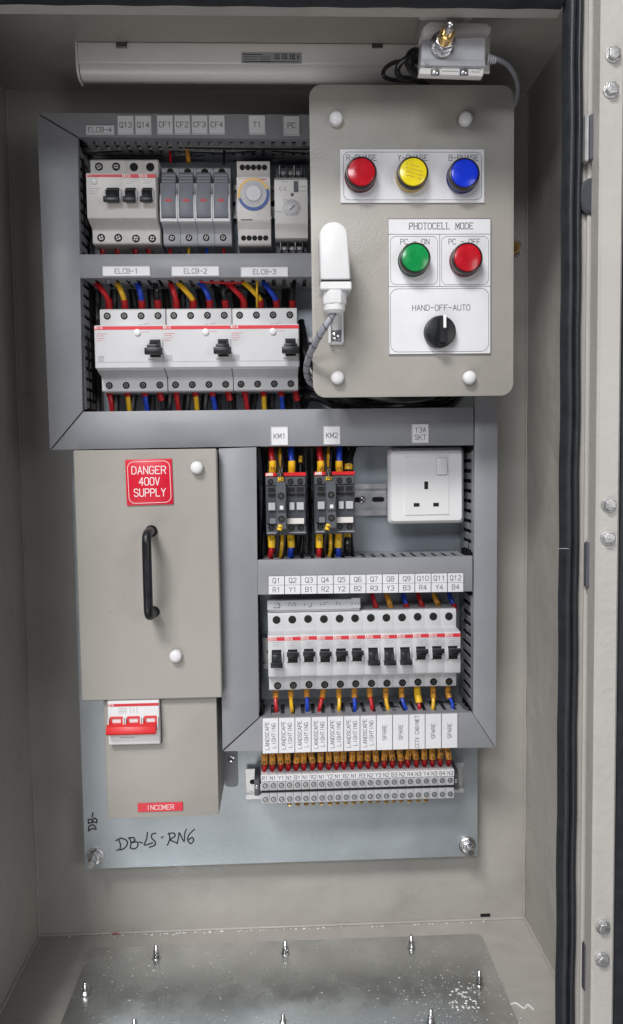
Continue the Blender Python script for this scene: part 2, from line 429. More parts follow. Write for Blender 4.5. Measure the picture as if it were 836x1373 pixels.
# weld beads in the inner corners
wb = MB()
def bead(a, b, r):
    n = 26; pts = []
    for i in range(n+1):
        t = i/n; k = random.uniform(-.35, .35)
        pts.append(tuple(a[j]+(b[j]-a[j])*t+(k if j != 2 else k*.6) for j in range(3)))
    wb.tube(pts, r, 6, 1)
bead((XL+1, DB+1, ZB+1), (XR-1, DB+1, ZB+1), 1.5)
bead((XL+1, DB+1, ZB+1), (XL+1, DB+1, ZT-1), 1.5); bead((XR-1, DB+1, ZB+1), (XR-1, DB+1, ZT-1), 1.5)
bead((XL+1, DB+1, ZB+1), (XL+1, DF-2, ZB+1), 1.6); bead((XR-1, DB+1, ZB+1), (XR-1, DF-2, ZB+1), 1.6)
part('weld_bead', wb, 'cabinet', cab)
# turned-in lip round the opening
ZLB = ZB + LW*.5; XLL = XL + LW*.55
o4 = [(XL-2, ZT+2), (XR+2, ZT+2), (XR+2, ZB-2), (XL-2, ZB-2)]
i4 = [(XLL, LIPZ), (LIPX, LIPZ), (LIPX, ZLB), (XLL, ZLB)]
part('front_lip', MB().ringslab(o4, i4, DF-1.5, DF), 'cabinet', cab)
part('lip_return', MB().box(XLL+.2, LIPX-.2, DF-14, DF-1.6, LIPZ-.1, LIPZ+1.4, .4), 'cabinet', cab)
# black rubber gasket: a double ridged profile seated on the lip
gx1 = W(783, 700, DF+9)[0]; gw = gx1-LIPX+1
def gasket(vert, c0, c1, q0, q1):
    prof = []
    for i in range(25):
        t = i/24; u = c0+(c1-c0)*t
        h = 6.5*min(1, math.sin(PI*min(t*2, 1)/2+.001) if t < .5 else math.sin(PI*min((1-t)*2, 1)/2+.001))+3.2*abs(math.sin(2*PI*t))
        h -= 2.6*math.exp(-((t-.53)/.035)**2)
        prof.append((u, h))
    mb = MB(); n = 60; base = [(c0, 0)]+prof+[(c1, 0)]; vs = []; fs = []; k = len(base)
    for j in range(n+1):
        q = q0+(q1-q0)*j/n; wv = .5*math.sin(j*.9)+random.uniform(-.25, .25)
        for u, h in base:
            vs.append((u+wv*.6, DF+.2+h, q) if vert else (q, DF+.2+h, u+wv*.6))
    for j in range(n):
        for i in range(k):
            i2 = (i+1) % k; fs.append((j*k+i, j*k+i2, (j+1)*k+i2, (j+1)*k+i))
    fs += [tuple(range(k)), tuple(n*k+i for i in range(k))]
    return mb.add(vs, fs)
gk = part('door_gasket', gasket(True, LIPX-1, gx1, ZLB-10, ZT-8), 'gasket', cab, sharp=60)
part('door_gasket', gasket(True, XLL-gw+1, XLL+1, ZLB-10, ZT-8), 'gasket', cab, sharp=60)
part('door_gasket', gasket(False, LIPZ-1, LIPZ+gw-2, XLL+2, LIPX-2), 'gasket', cab, sharp=60)
part('door_gasket', gasket(False, ZLB-gw+1, ZLB+1, XLL+2, LIPX-2), 'gasket', cab, sharp=60)
# little sealing-strip joint with pale thread
jx, jz = W(753, 737, DF+8); jx2, _ = W(768, 739, DF+8)
part('gasket_joint', MB().tube([(jx-1, DF+4, jz+.4), (jx+3, DF+9.8, jz+1.1), (jx2-2, DF+8, jz+.2)], .22, 5), 'lgrey', cab, label='pale torn joint across the black gasket')
# raised outer channel of the frame right of the gasket
fx0 = W(784, 700, DF+3)[0]; fx1 = W(812, 700, DF+3)[0]
part('frame_channel', MB().box(fx0, fx1, DF-.1, DF+4, ZB-2, ZT+2, 1.2), 'door_paint', cab)

# ---- door, swung open at the right edge
dz0, dz1 = ZB-2, ZT+2
dxa = W(800, 700, DF+24)[0]; dxb = W(831.5, 700, DF+24)[0]
door = part('door', MB().box(dxa, dxb, DF+6, DF+24, dz0, dz1, 2.0), 'door_paint', cab)
part('door_panel', MB().box(dxb-3, dxb+150, DF+7, DF+9, dz0, dz1), 'door_paint', door)
part('door_foam_strip', MB().box(dxb+.3, dxb+22, DF+9.2, DF+20, dz0+4, dz1-4, 2.5), 'gasket', door)
for px, py in ((825, 70), (822, 118), (819, 677), (818, 722), (811, 1246), (810, 1290)):
    x, z = W(px, py, DF+28)
    b = part('hinge_bolt', MB().lathe([(6.2, 0), (6.2, 1.0), (5.9, 1.2)], x, z, 24, d0=DF+24).lathe([(5.1, 1.2), (5.1, 4.4), (4.5, 5.0)], x, z, 6, ph=random.random(), d0=DF+24), 'bolt', door, bevel=.25)
# hinge leaves seen through the gap between frame and door
for (a, b_, c_, d_, mt, nm) in ((785.5, 152, 791, 216, 'rail', 'hinge_leaf'), (792, 152, 797, 214, 'dgrey', 'hinge_leaf'), (787, 727, 796.5, 788, 'dgrey', 'hinge_leaf'), (784, 1268, 793, 1330, 'dgrey2', 'hinge_leaf')):
    x0, x1, z0, z1 = RC(a, b_, c_, d_, DF+11)
    part(nm, MB().box(x0, x1, DF+4.2, DF+11, z0, z1, 1.0), mt, cab)
x, z = W(800, 262, DF+7)
part('hinge_barrel', MB().lathe([(15, 0), (15, 4), (13, 6)], x, z, 28, d0=DF+1), 'dgrey2', cab)
for (a, b_, c_, d_) in ((796, 76, 799.5, 300), (794.5, 668, 798.5, 790), (788, 1222, 793.5, 1338)):
    x0, x1, z0, z1 = RC(a, b_, c_, d_, DF+5)
    part('hinge_slot', MB().box(x0, x1+2, DF+3.5, DF+5, z0, z1), 'hole', cab)

# ---- floor gland plate
g0 = WF(122, 1271, ZB+2); g1 = WF(645, 1253, ZB+2)
gd0 = (g0[1]+g1[1])/2; gd1 = DF-25
gp = thing('gland_plate', 'spangled galvanised gland plate bolted to the cabinet floor with white paint splashes', 'gland plate', ((g0[0]+g1[0])/2, (gd0+gd1)/2, ZB))
gsl = [(x, d) for x, d in rrect(g0[0], g1[0], gd0, gd1, 7)]
mb = MB(); n = len(gsl)
mb.add([(x, d, ZB+.6) for x, d in gsl]+[(x, d, ZB+2.4) for x, d in gsl], [tuple(range(n)), tuple(range(2*n-1, n-1, -1))]+[(i, (i+1) % n, n+(i+1) % n, n+i) for i in range(n)])
part('plate', mb, 'gland', gp)
def stud(px, py, z0, tall=13):
    x, d = WF(px, py, z0)
    s_ = part('stud', MB().lathe([(2.1, 0), (2.1, 8)]+[(2.15-.35*(k % 2), 8.2+k*.42) for k in range(13)]+[(1.5, 14)], x, z0, 12, 'z', d0=d), 'steel', gp)
    for k in range(5):
        pass
    part('nut', MB().lathe([(3.6, .9), (3.9, 1.4), (3.9, 4.6), (3.5, 5.1)], x, z0, 6, 'z', ph=random.random(), d0=d), 'steel', s_, bevel=.2)
    part('nut', MB().lathe([(3.3, 6.0), (3.5, 6.4), (3.5, 8.0), (3.2, 8.4)], x, z0, 6, 'z', ph=random.random(), d0=d), 'steel', s_, bevel=.2)
    part('washer', MB().lathe([(5.4, 0), (5.4, .8)], x, z0, 20, 'z', d0=d), 'steel', s_)
for px, py in ((210, 1283), (383, 1277), (552, 1270), (115, 1334), (643, 1318), (181, 1384), (380, 1378), (578, 1371)):
    stud(px, py, ZB+2.4)
# paint flecks: nobody could count them
fl = MB(); rnd = random.Random(3)
def fleck(px, py, r, h=.35):
    x, d = WF(px, py, ZB+2.4); n = rnd.randint(5, 7); a0 = rnd.random()*6
    lo = [(x+r*rnd.uniform(.6, 1.2)*math.cos(a0+2*PI*i/n), d+r*rnd.uniform(.6, 1.2)*math.sin(a0+2*PI*i/n), ZB+2.42) for i in range(n)]
    fl.add(lo+[(x, d, ZB+2.5+h)], [(i, (i+1) % n, n) for i in range(n)]+[tuple(range(n))])
for i in range(230):
    fleck(rnd.gauss(600, 45), rnd.gauss(1338, 20), abs(rnd.gauss(0, .42))+.15)
for i in range(46):
    fleck(rnd.gauss(622+8*math.sin(i), 9), 1325+i*.65+rnd.gauss(0, 3), rnd.uniform(.6, 1.7), .8)
for i in range(220):
    fleck(rnd.uniform(110, 650), 1275+95*rnd.random(), abs(rnd.gauss(0, .33))+.13)
for i in range(50):
    fleck(rnd.gauss(170, 35), rnd.uniform(1275, 1365), abs(rnd.gauss(0, .45))+.15)
o = part('paint_splash', fl, 'paint_fleck', gp, kind='stuff')
dr = MB(); pts = []
for px, py in ((653, 1334), (668, 1341), (682, 1347), (692, 1345), (703, 1352), (708, 1347), (716, 1354)):
    x, d = WF(px, py, ZB+.8); pts.append((x, d, ZB+.8))
dr.tube(pts, .8, 6, 4)
o = part('dried_paint_string', dr, 'paint_fleck', thing('dried_paint_string', 'thin white string of dried sealant on the beige floor right of the gland plate', 'sealant strand', (pts[3][0], pts[3][1], ZB)))
cr = MB(); rr_ = random.Random(5)
for i in range(90):
    x = XL+20+rr_.random()*(XR-XL-60); t = .5+abs(rr_.gauss(0, .5))
    if 140 < x+330 < 420 or rr_.random() < .5:
        cr.lathe([(t, 0), (t*.5, .5)], x, ZB+.1, 5, 'z', ph=rr_.random()*6, d0=DB+3.5+abs(rr_.gauss(0, 1.5)))
part('sealant_crumbs', cr, 'paint_fleck', cab, kind='stuff')
x, z = W(155, 1247, DB+4)
part('metal_shaving', MB().tube([(x-4, DB+4, ZB+1.5), (x-2, DB+6, ZB+3.5), (x+2, DB+5, ZB+3), (x+4.5, DB+6, ZB+1.2)], .5, 5), 'ferrule', thing('copper_wire_scrap', 'tiny reddish wire scrap lying at the back left of the floor', 'wire scrap', (x, DB+5, ZB)))
x, z = W(651, 1227, DB)
part('drain_slot', MB().box(x-6, x+6, DB-.1, DB+.6, z-2, z+2, .3), 'hole', cab)

# ================================================================== MOUNTING PLATE
px0 = (W(108, 940, 0)[0]+W(112, 1163, 0)[0])/2; px1 = W(641, 1100, 0)[0]
pz0 = (W(112, 1164, 0)[1]+W(640, 1150, 0)[1])/2; pz1 = W(400, 172, 0)[1]
mp = thing('mounting_plate', 'bluish galvanised back plate carrying the switchgear, marked DB-LS-RN6 in black pen', 'mounting plate', ((px0+px1)/2, 0, pz0))
part('plate', MB().box(px0, px1, -2.5, 0, pz0, pz1, .6), 'plate', mp)
for px, py in ((127, 1151), (628, 1136)):
    x, z = W(px, py, 6)
    b = part('fixing_stud', MB().lathe([(4.2, -20), (4.2, 19), (3.6, 20)], x, z, 16), 'steel', mp)
    part('nut', MB().lathe([(7.4, 2), (7.4, 8), (6.6, 9)], x, z, 6, ph=.3), 'steel', b, bevel=.4)
    part('washer', MB().lathe([(10, .1), (10, 1.8)], x, z, 24), 'steel', b)
hw = MB()
def pen(strokes, ox, oy, sx, sy, rot=0):
    for st in strokes:
        q = []
        for a, b_ in st:
            X = ox+(a*math.cos(rot)-b_*math.sin(rot))*sx; Y = oy+(a*math.sin(rot)+b_*math.cos(rot))*sy
            x, z = W(X, Y, 0); q.append((x, z))
        P = [Vector((x, .35, z)) for x, z in q]
        # smooth pen line
        E = [P[0]*2-P[1]]+P+[P[-1]*2-P[-2]]; Q = []
        for i in range(1, len(E)-2):
            for k in range(4):
                t = k/4; a, b2, c, d = E[i-1], E[i], E[i+1], E[i+2]
                Q.append(0.5*((2*b2)+(c-a)*t+(2*a-5*b2+4*c-d)*t*t+(3*b2-a-3*c+d)*t**3))
        Q.append(P[-1])
        hw.line([(v.x, v.z) for v in Q], 1.55, .12)
# traced in photograph pixels, laid on the plate
pen([[(160,1127),(162,1133),(161,1139)], [(156,1127),(163,1124),(170,1127),(171,1132),(166,1138),(157,1140)],
     [(174,1123),(176,1130),(175,1137)], [(173,1124),(179,1123),(181,1127),(176,1130),(184,1129),(185,1134),(181,1138),(175,1137)],
     [(187,1129),(191,1130)], [(198,1116),(197,1125),(194,1133),(205,1130)],
     [(209,1117),(204,1119),(204,1124),(208,1128),(208,1133),(201,1136)], [(217,1123),(219,1122)],
     [(227,1117),(228,1125),(225,1133)], [(226,1118),(233,1117),(235,1121),(229,1126),(237,1130)],
     [(238,1131),(240,1121),(241,1117),(247,1128),(248,1118),(250,1112)],
     [(261,1112),(254,1119),(252,1126),(256,1131),(260,1127),(258,1123),(253,1126)]], 0, 0, 1, 1)
part('handwriting', hw, 'ink', mp, label='black pen lettering DB-LS-RN6'); hw = MB()
pen([[(119,1114),(124,1111),(129,1112)], [(119,1114),(120,1108),(125,1106),(129,1110)],
     [(119,1104),(125,1102),(130,1103)], [(119,1104),(119,1099),(124,1099),(124,1103)], [(124,1100),(127,1097),(130,1099),(130,1103)],
     [(124,1095),(125,1090)]], 0, 0, 1, 1)
part('handwriting', hw, 'ink', mp, label='small sideways black pen lettering DB-')

# ================================================================== CABLE DUCTS
LID = 65.0
def duct(label, outline, walls, floor_rect, org, cuts=()):
    """outline: pixel polygon of the lid; walls: list of (axis, px, py, px2, py2) front edge in pixels with fingers"""
    pts = [W(a, b_, LID) for a, b_ in outline]
    t = thing('cable_duct', label, 'cable duct', (sum(p[0] for p in pts)/len(pts), 0, min(p[1] for p in pts)))
    part('lid', MB().slab(pts, LID-7, LID), 'duct', t, bevel=.5)
    for (ax, a, b_, c_, d_, inward) in walls:
        x0, z0 = W(a, b_, LID); x1, z1 = W(c_, d_, LID)
        if ax == 'v':       # vertical wall: fingers stacked in z; inward = +1 when duct body lies to +x
            xx = (x0+x1)/2+inward*1.2; zl, zh = min(z0, z1), max(z0, z1)
            part('channel_wall', MB().box(xx-.8, xx+.8, .1, 16, zl, zh), 'duct', t)
            n = int((zh-zl)//10.4)
            fm = MB().box(-.8, .8, 16.05, LID-7.2, -3.4, 3.4, .3)
            pieces('duct_finger', fm, 'duct', t, [(xx, 0, zl+5.2+i*(zh-zl-10.4)/(n-1)) for i in range(n)])
            part('channel_rim', MB().box(xx-.7, xx+.7, LID-12.4, LID-7.4, zl+.1, zh-.1), 'duct', t)
        else:
            zz = (z0+z1)/2+inward*1.2; xl, xh = min(x0, x1), max(x0, x1)
            part('channel_wall', MB().box(xl, xh, .1, 16, zz-.8, zz+.8), 'duct', t)
            n = int((xh-xl)//10.4)
            fm = MB().box(-3.4, 3.4, 16.05, LID-7.2, -.8, .8, .3)
            pieces('duct_finger', fm, 'duct', t, [(xl+5.2+i*(xh-xl-10.4)/(n-1), 0, zz) for i in range(n)])
            part('channel_rim', MB().box(xl+.1, xh-.1, LID-12.4, LID-7.4, zz-.7, zz+.7), 'duct', t)
    # bundled wiring inside the channel, dark behind the slots
    xs_ = [p[0] for p in pts]; zs_ = [p[1] for p in pts]; hz_ = (max(xs_)-min(xs_)) > (max(zs_)-min(zs_))
    rb = random.Random(len(label))
    for k in range(12):
        dd_ = 8+(k % 4)*11+rb.uniform(-2, 2); lo_, hi_ = (min(zs_), max(zs_)) if hz_ else (min(xs_), max(xs_))
        if hz_:
            ed = [p[1] for p in pts]; mid = (min(ed)+max(ed))/2; wdt = (max(ed)-min(ed))
        a_ = 6+(k//4)/2*((hi_-lo_)-12)
        c0_ = lo_+a_; P = []
        q0, q1 = (min(xs_)+34, max(xs_)-34) if hz_ else (min(zs_)+34, max(zs_)-34)
        for j in range(9):
            q = q0+(q1-q0)*j/8; o_ = rb.uniform(-1.8, 1.8)
            P.append((q, dd_+rb.uniform(-2, 2), c0_+o_) if hz_ else (c0_+o_, dd_+rb.uniform(-2, 2), q))
        part('duct_wiring', MB().tube(P, 4.6, 6, 2), ('w_black', 'w_black', 'w_black', 'w_blue', 'w_black', 'w_red')[k % 6] if k % 4 == 0 else 'w_black', t)
    return t
G = 0.5
dT = duct('top horizontal grey duct above the ELCB-4 row with small white tags', [(51,151),(660,155),(625,188),(105.5,183.5)], [('h', 108,184, 620,184, 1)], None, None)
dL = duct('tall left grey duct mitred into the top one, beside the ELCB rows', [(49.5,153),(104.5,185),(111,550.5),(67,603)], [('v', 106,188, 110,548, -1)], None, None)
dM = duct('grey duct between the ELCB-4 row and the three ELCB units, tagged ELCB-1 to ELCB-3', [(106.5,341),(625,338),(625,370),(107.3,373)], [('h', 110,373, 620,370, 1), ('h', 110,341, 620,339, -1)], None, None)
dU = duct('grey duct under the three ELCB units with tags KM1, KM2 and 13A SKT', [(112,552),(635.5,546),(635.5,597),(345,598.5),(69,603.5)], [('h', 116,552, 630,546, -1), ('h', 348,598, 630,597, 1)], None, None)
dC = duct('short central grey duct right of the beige danger cover', [(293.5,601.5),(344,599.5),(347.5,962),(298.5,1006)], [('v', 344,602, 347,958, -1)], None, None)
dR = duct('tall right grey duct beside the white socket and the breaker row', [(637.2,530),(668,530),(665.5,1003),(634.8,957)], [('v', 636.5,604, 634.5,742, 1), ('v', 634.5,800, 634.5,955, 1)], None, None)
dH = duct('grey duct below the contactors carrying the Q1 to Q12 tag strip', [(345.5,751),(634,745.5),(634,793),(346,797.5)], [('h', 350,751, 630,746, -1), ('h', 350,797, 630,793, 1)], None, None)
dB = duct('bottom grey duct mitred to both uprights behind the circuit name tags', [(349,962.5),(633.5,955.5),(663.5,1002.5),(300,1007.5)], [('h', 352,962, 628,956, -1), ('h', 330,1006, 640,1003, 1)], None, None)

def plate_label(t, px, txt, h, lines=1, inset=True, mat_='label', ink='ink', d=LID, rot=0, lab=None, th=None, width=None):
    x0, x1, z0, z1 = RC(*px, d+1.2)
    p = part('name_tag', MB().box(x0, x1, d+.15, d+1.3, z0, z1, .25), mat_, t, label=lab or ('white tag reading '+' '.join(txt)))
    tx = MB(); cx, cz = (x0+x1)/2, (z0+z1)/2
    n = len(txt)
    for i, s_ in enumerate(txt):
        if rot: tx.text(s_, cx+(i-(n-1)/2)*h*1.55, cz, h, d+1.42, rot=PI/2, th=th, width=(width[i] if width else None))
        else: tx.text(s_, cx, cz-(i-(n-1)/2)*h*1.5, h, d+1.42, th=th, width=(width[i] if width else None))
    if inset:
        tx.line([(x0+.5, z0+.5), (x1-.5, z0+.5), (x1-.5, z1-.5), (x0+.5, z1-.5)], .22, d+1.38, True)
    part('lettering', tx, ink, p)
    return p
plate_label(dT, (115, 167.5, 153.5, 180.5), ['ELCB-4'], 4.6)
for i, (a, b_) in enumerate(((157.5, 'Q13'), (181, 'Q14'))): plate_label(dT, (a, 154.5, a+22.4, 180.5), [b_], 4.9)
for i in range(4): plate_label(dT, (210.3+23.2*i, 154, 232.6+23.2*i, 180), ['CF%d' % (i+1)], 4.9)
plate_label(dT, (333.5, 154, 356.5, 180), ['T1'], 5.0); plate_label(dT, (380, 155, 402.5, 181.5), ['PC'], 5.0)
plate_label(dM, (137.5, 356.5, 202, 370.5), ['ELCB-1'], 4.6); plate_label(dM, (230, 356.5, 294.5, 370.5), ['ELCB-2'], 4.6)
plate_label(dM, (323, 357.5, 387, 371.5), ['ELCB-3'], 4.6)
plate_label(dU, (363.5, 572, 387, 597.5), ['KM1'], 5.0); plate_label(dU, (434, 571, 457, 596.5), ['KM2'], 5.0)
plate_label(dU, (552.5, 568, 575.5, 594.5), ['13A', 'SKT'], 4.9)
# Q strip: 12 x 2 cells
row2 = ['R1', 'Y1', 'B1', 'R2', 'Y2', 'B2', 'R3', 'Y3', 'B3', 'R4', 'Y4', 'B4']
def strip(t, xa, ya0, ya1, xb, yb0, yb1, n, texts, h, rot=False, d=LID, nm='name_tag'):
    for i in range(n):
        u0_, u1_ = i/n, (i+1)/n
        L0 = [xa+(xb-xa)*u for u in (u0_, u1_)]
        T0 = [ya0+(yb0-ya0)*u for u in (u0_, u1_)]; B0 = [ya1+(yb1-ya1)*u for u in (u0_, u1_)]
        q = [W(L0[0]+.25, T0[0], d+1.2), W(L0[1]-.25, T0[1], d+1.2), W(L0[1]-.25, B0[1], d+1.2), W(L0[0]+.25, B0[0], d+1.2)]
        p = part(nm, MB().slab(q, d+.15, d+1.3), 'label', t, label='white tag reading '+' '.join(texts[i]))
        cx = sum(a[0] for a in q)/4; cz = sum(a[1] for a in q)/4
        tx = MB(); m_ = len(texts[i])
        for k, s_ in enumerate(texts[i]):
            if rot:
                tx.text(s_, cx+(k-(m_-1)/2)*h*1.75, cz, h, d+1.42, rot=PI/2, th=.42, width=min(34.5, len(s_)*h*.88-h*.3))
            else: tx.text(s_, cx, cz-(k-(m_-1)/2)*9.6, h, d+1.42, th=.5)
        if not rot:
            tx.line([((q[0][0]+q[3][0])/2, (q[0][1]+q[3][1])/2), ((q[1][0]+q[2][0])/2, (q[1][1]+q[2][1])/2)], .28, d+1.38)
        tx.line([q[0], q[1], q[2], q[3]], .3, d+1.36, True)
        part('lettering', tx, 'ink', p)
strip(dH, 360, 772.5, 797, 622, 768, 793.5, 12, [['Q%d' % (i+1), row2[i]] for i in range(12)], 4.9)
nmz = [['LANDSCAPE', 'LIGHTING']]*7+[['SPARE'], ['SPARE'], ['CCTV CABINET'], ['SPARE'], ['SPARE']]
strip(dB, 352, 963, 1010.5, 614, 956, 1002.5, 12, nmz, 3.9, rot=True)

# ================================================================== DIN RAILS
def rail(label, xa, xb, py, pyref=None):
    z = W((xa+xb)/2, py, 5)[1]; x0 = W(xa, py, 7)[0]; x1 = W(xb, py, 7)[0]
    t = thing('din_rail', label, 'din rail', ((x0+x1)/2, 0, z), 'zinc mounting rails on the back plate')
    prof = [(7.5, -17.5), (7.5, -12.5), (1.4, -12.5), (1.4, 12.5), (7.5, 12.5), (7.5, 17.5), (6.3, 17.5), (6.3, 13.6), (.2, 13.6), (.2, -13.6), (6.3, -13.6), (6.3, -17.5)]
    part('rail_profile', MB().prism([(a, z+b_) for a, b_ in prof], x0, x1), 'rail', t)
    sl = MB(); q = x0+4
    while q < x1-12:
        sl.slab(rrect(q, q+14, z-2.8, z+2.8, 2.79, 4), 1.35, 1.55); q += 24
    part('rail_slots', sl, 'hole', t)
    return t, z, x0, x1
rail('zinc rail behind the top row of small devices', 112, 412, 272)
rail('zinc rail behind the three ELCB units, its end showing beside the panel', 122, 640, 475)
rail('zinc rail between the contactors and the socket', 350, 519, 671)
rail('zinc rail behind the row of twelve breakers', 353, 625, 872)
tr, trz, trx0, trx1 = rail('zinc rail under the terminal blocks, slotted end showing at left', 330, 622, 1046)
def screw(x, z, d, r, par, nm='screw', n=14, mt='steel'):
    o_ = part(nm, MB().lathe([(r, 0), (r*.95, r*.35), (r*.5, r*.6)], x, z, n, d0=d), mt, par)
    c_ = MB(); a = random.random()*PI
    for k in (0, 1):
        u, v = math.cos(a+k*PI/2)*r*.55, math.sin(a+k*PI/2)*r*.55
        c_.line([(x-u, z-v), (x+u, z+v)], r*.22, d+r*.62)
    part('cross_slot', c_, 'hole', o_)
    return o_
t3 = bpy.data.objects['din_rail.002']
x, z = W(486, 670, 3); screw(x, z, 1.7, 4.4, t3)

# duct fixing tab with screw below the central duct
x0, x1, z0, z1 = RC(302, 1008, 319, 1055, 2)
tb = thing('fixing_tab', 'short grey bracket tab with a cross-head screw under the central duct', 'bracket', ((x0+x1)/2, 0, z0))
part('tab', MB().slab(rrect(x0, x1, z0, z1+4, 3.5), .1, 2), 'duct', tb)
x, z = W(310.5, 1018, 3); screw(x, z, 2.05, 3.8, tb)

# ================================================================== BREAKERS
PROF = [(8, 40), (12, 43), (50, 43), (52, 41), (52, 23.5), (70, 22.5), (71.5, 21), (71.5, -19.5), (70.5, -21.5), (52.5, -27), (52, -29), (52, -40), (50.4, -41.4), (12, -41.4), (8, -39)]
def term_screw(t, x, z, d, r=3.6, n=18):
    p = part('screw_hole', MB().lathe([(r, 0), (r, .35), (r*.8, .35), (r*.76, .15)], x, z, n, d0=d), 'hole', t)
    part('screw', MB().lathe([(r*.66, .16), (r*.6, .5)], x, z, 12, d0=d), 'screw', p)
    a = random.random()*PI; s_ = MB()
    for k in (0, 1):
        u, v = math.cos(a+k*PI/2)*r*.5, math.sin(a+k*PI/2)*r*.5
        s_.line([(x-u, z-v), (x+u, z+v)], r*.2, d+.56)
    part('cross_slot', s_, 'hole', p)
def prints(mb, items, d):
    for x0, x1, z, th in items: mb.line([(x0, z), (x1, z)], th, d)
def toggle(t, x, up, w_=12.4, d=71.5, z0=0.5):
    "black lever with its white side guards; up = lever thrown up"
    part('toggle_window', MB().box(x-w_*.40, x+w_*.40, d-.3, d+.25, z0-7, z0+7), 'hole', t)
    g = MB()
    for s_ in (-1, 1): g.prism([(d, z0-7.2), (d+3.2, z0-5.5), (d+3.2, z0+3), (d, z0+6)], x+s_*w_*.44-.8, x+s_*w_*.44+.8)
    for s_ in (-1, 1): pass
    part('toggle_guard', MB().prism([(d, z0-7.2), (d+3.2, z0-5.5), (d+3.2, z0+3), (d, z0+6)], x-w_*.5-.4, x-w_*.5+1.2), 'breaker', t, bevel=.2)
    part('toggle_guard', MB().prism([(d, z0-7.2), (d+3.2, z0-5.5), (d+3.2, z0+3), (d, z0+6)], x+w_*.5-1.2, x+w_*.5+.4), 'breaker', t, bevel=.2)
    mb = MB()
    if up:
        mb.prism([(d, z0-4), (d+7, z0-1), (d+8.5, z0+5), (d, z0+6)], x-w_*.36, x+w_*.36)
        mb.box(x-w_*.5, x+w_*.5, d+6.5, d+10.5, z0+1.8, z0+6.2)
    else:
        mb.prism([(d, z0-8), (d+8.5, z0-8), (d+6, z0+3), (d, z0+6)], x-w_*.36, x+w_*.36)
        mb.box(x-w_*.5, x+w_*.5, d+6.5, d+10.5, z0-9.4, z0-4.4)
    part('toggle', mb, 'black', t, bevel=.5)
def brand(t, x, z, d, h=2.2, w_=6.4):
    b_ = part('brand_patch', MB().box(x-w_/2-.5, x+w_/2+.5, d+.2, d+.33, z-h*.5-.2, z+h*.5+.2), 'white_ink', t)
    part('lettering', MB().text('ABB', x, z, h*.85, d+.36, th=.5, width=w_), 'red_ink', b_)

def rcbo4():
    t = thing('residual_current_breaker', 'tmp', 'breaker'); w_ = 69.2; x0 = -w_/2
    part('body', MB().prism(PROF[:], x0+1.2, -x0-1.2), 'breaker', t, bevel=.7)
    part('front_cover', MB().box(x0, -x0, 58, 73, -20.2, 22.6, .9), 'breaker', t)
    part('red_stripe', MB().box(x0+.15, -x0-.15, 72.6, 73.15, 18.0, 21.4), 'red_ink', t)
    b_ = part('brand_patch', MB().box(x0+.8, x0+8, 73.2, 73.3, 18.7, 21.1), 'white_ink', t)
    part('lettering', MB().text('ABB', x0+4.4, 19.9, 1.8, 73.34, th=.45, width=5.6), 'red_ink', b_)
    for i in range(4):
        for s_ in (1, -1): term_screw(t, x0+8.8+17.2*i, 35.6 if s_ > 0 else -34.9, 52)
    part('test_button', MB().lathe([(3.4, 0), (3.2, 1.4), (2.6, 1.8)], 8.3, 15.2, 20, d0=73), 'white', t)
    part('toggle_frame', MB().box(18.2, 33.2, 73, 74.2, -11.5, 8.5, .4), 'breaker', t)
    part('toggle_window', MB().box(20.5, 31, 74.15, 74.4, -9.5, 8), 'hole', t)
    mb = MB().prism([(74, -4), (84, -6), (86, 0), (78, 7), (74, 7)], 21, 30.4).box(17, 34.4, 82, 87.5, -8.4, -1.6).box(19, 32.4, 78, 85, -5.4, 1.6)
    part('toggle', mb, 'black', t, bevel=.8)
    part('toggle_mark', MB().box(22, 29.4, 80.2, 80.9, 3.1, 4.1), 'grey_ink', t)
    p = MB(); prints(p, [(x0+2, x0+12, 14, .35), (x0+2, x0+9, 12, .35), (x0+2, x0+10, 9.5, .3), (x0+2, x0+8, 7.2, .3), (10+3, 20, 15.6, .25)], 73.12)
    part('rating_print', p, 'red_ink', t)
    p = MB()
    for k in range(5): p.line([(x0+3.5, -8-k*1.2), (x0+9, -8-k*1.2)], .5, 73.12)
    p.line([(x0+1, -13.8), (-x0-1, -13.8)], .22, 73.1)
    p.text('ID', 11.5, 26.5, 1.8, 52.1, th=.3); p.line([(6, 26.5), (9, 26.5)], .5, 52.1)
    p.line([(15+1.7*math.cos(a*PI/5), 26.5+1.7*math.sin(a*PI/5)) for a in range(10)], .35, 52.1, True)
    part('small_print', p, 'grey_ink', t)
    part('panel_line', MB().box(x0+.2, -x0-.2, 72.8, 73.06, -14.6, -14.3), 'lgrey', t)
    return t
def mcb(up, wide=17.4, screws=1, body='breaker'):
    t = thing('circuit_breaker', 'tmp', 'breaker'); h = wide/2
    part('body', MB().prism(PROF, -h+.12, h-.12), body, t, bevel=.6)
    part('red_stripe', MB().box(-h+.14, h-.14, 71.3, 71.75, 17.0, 20.7), 'red_ink', t)
    brand(t, -h+5.0, 18.85, 71.6, 2.9, 7.2)
    if screws == 1:
        part('screw_hole', MB().lathe([(4.2, -.2), (4.2, .35), (3.6, .4)], .6, 34.8, 18, d0=52), 'hole', t); term_screw(t, 0.6, -36, 52, 3.9)
    toggle(t, 0.3, up)
    p = MB(); prints(p, [(-h+5, h-3, 15.2, .3), (-h+6, h-4, 13.4, .3), (-h+5, h-6, 11.6, .25)], 71.62)
    part('small_print', p, 'grey_ink', t)
    return t

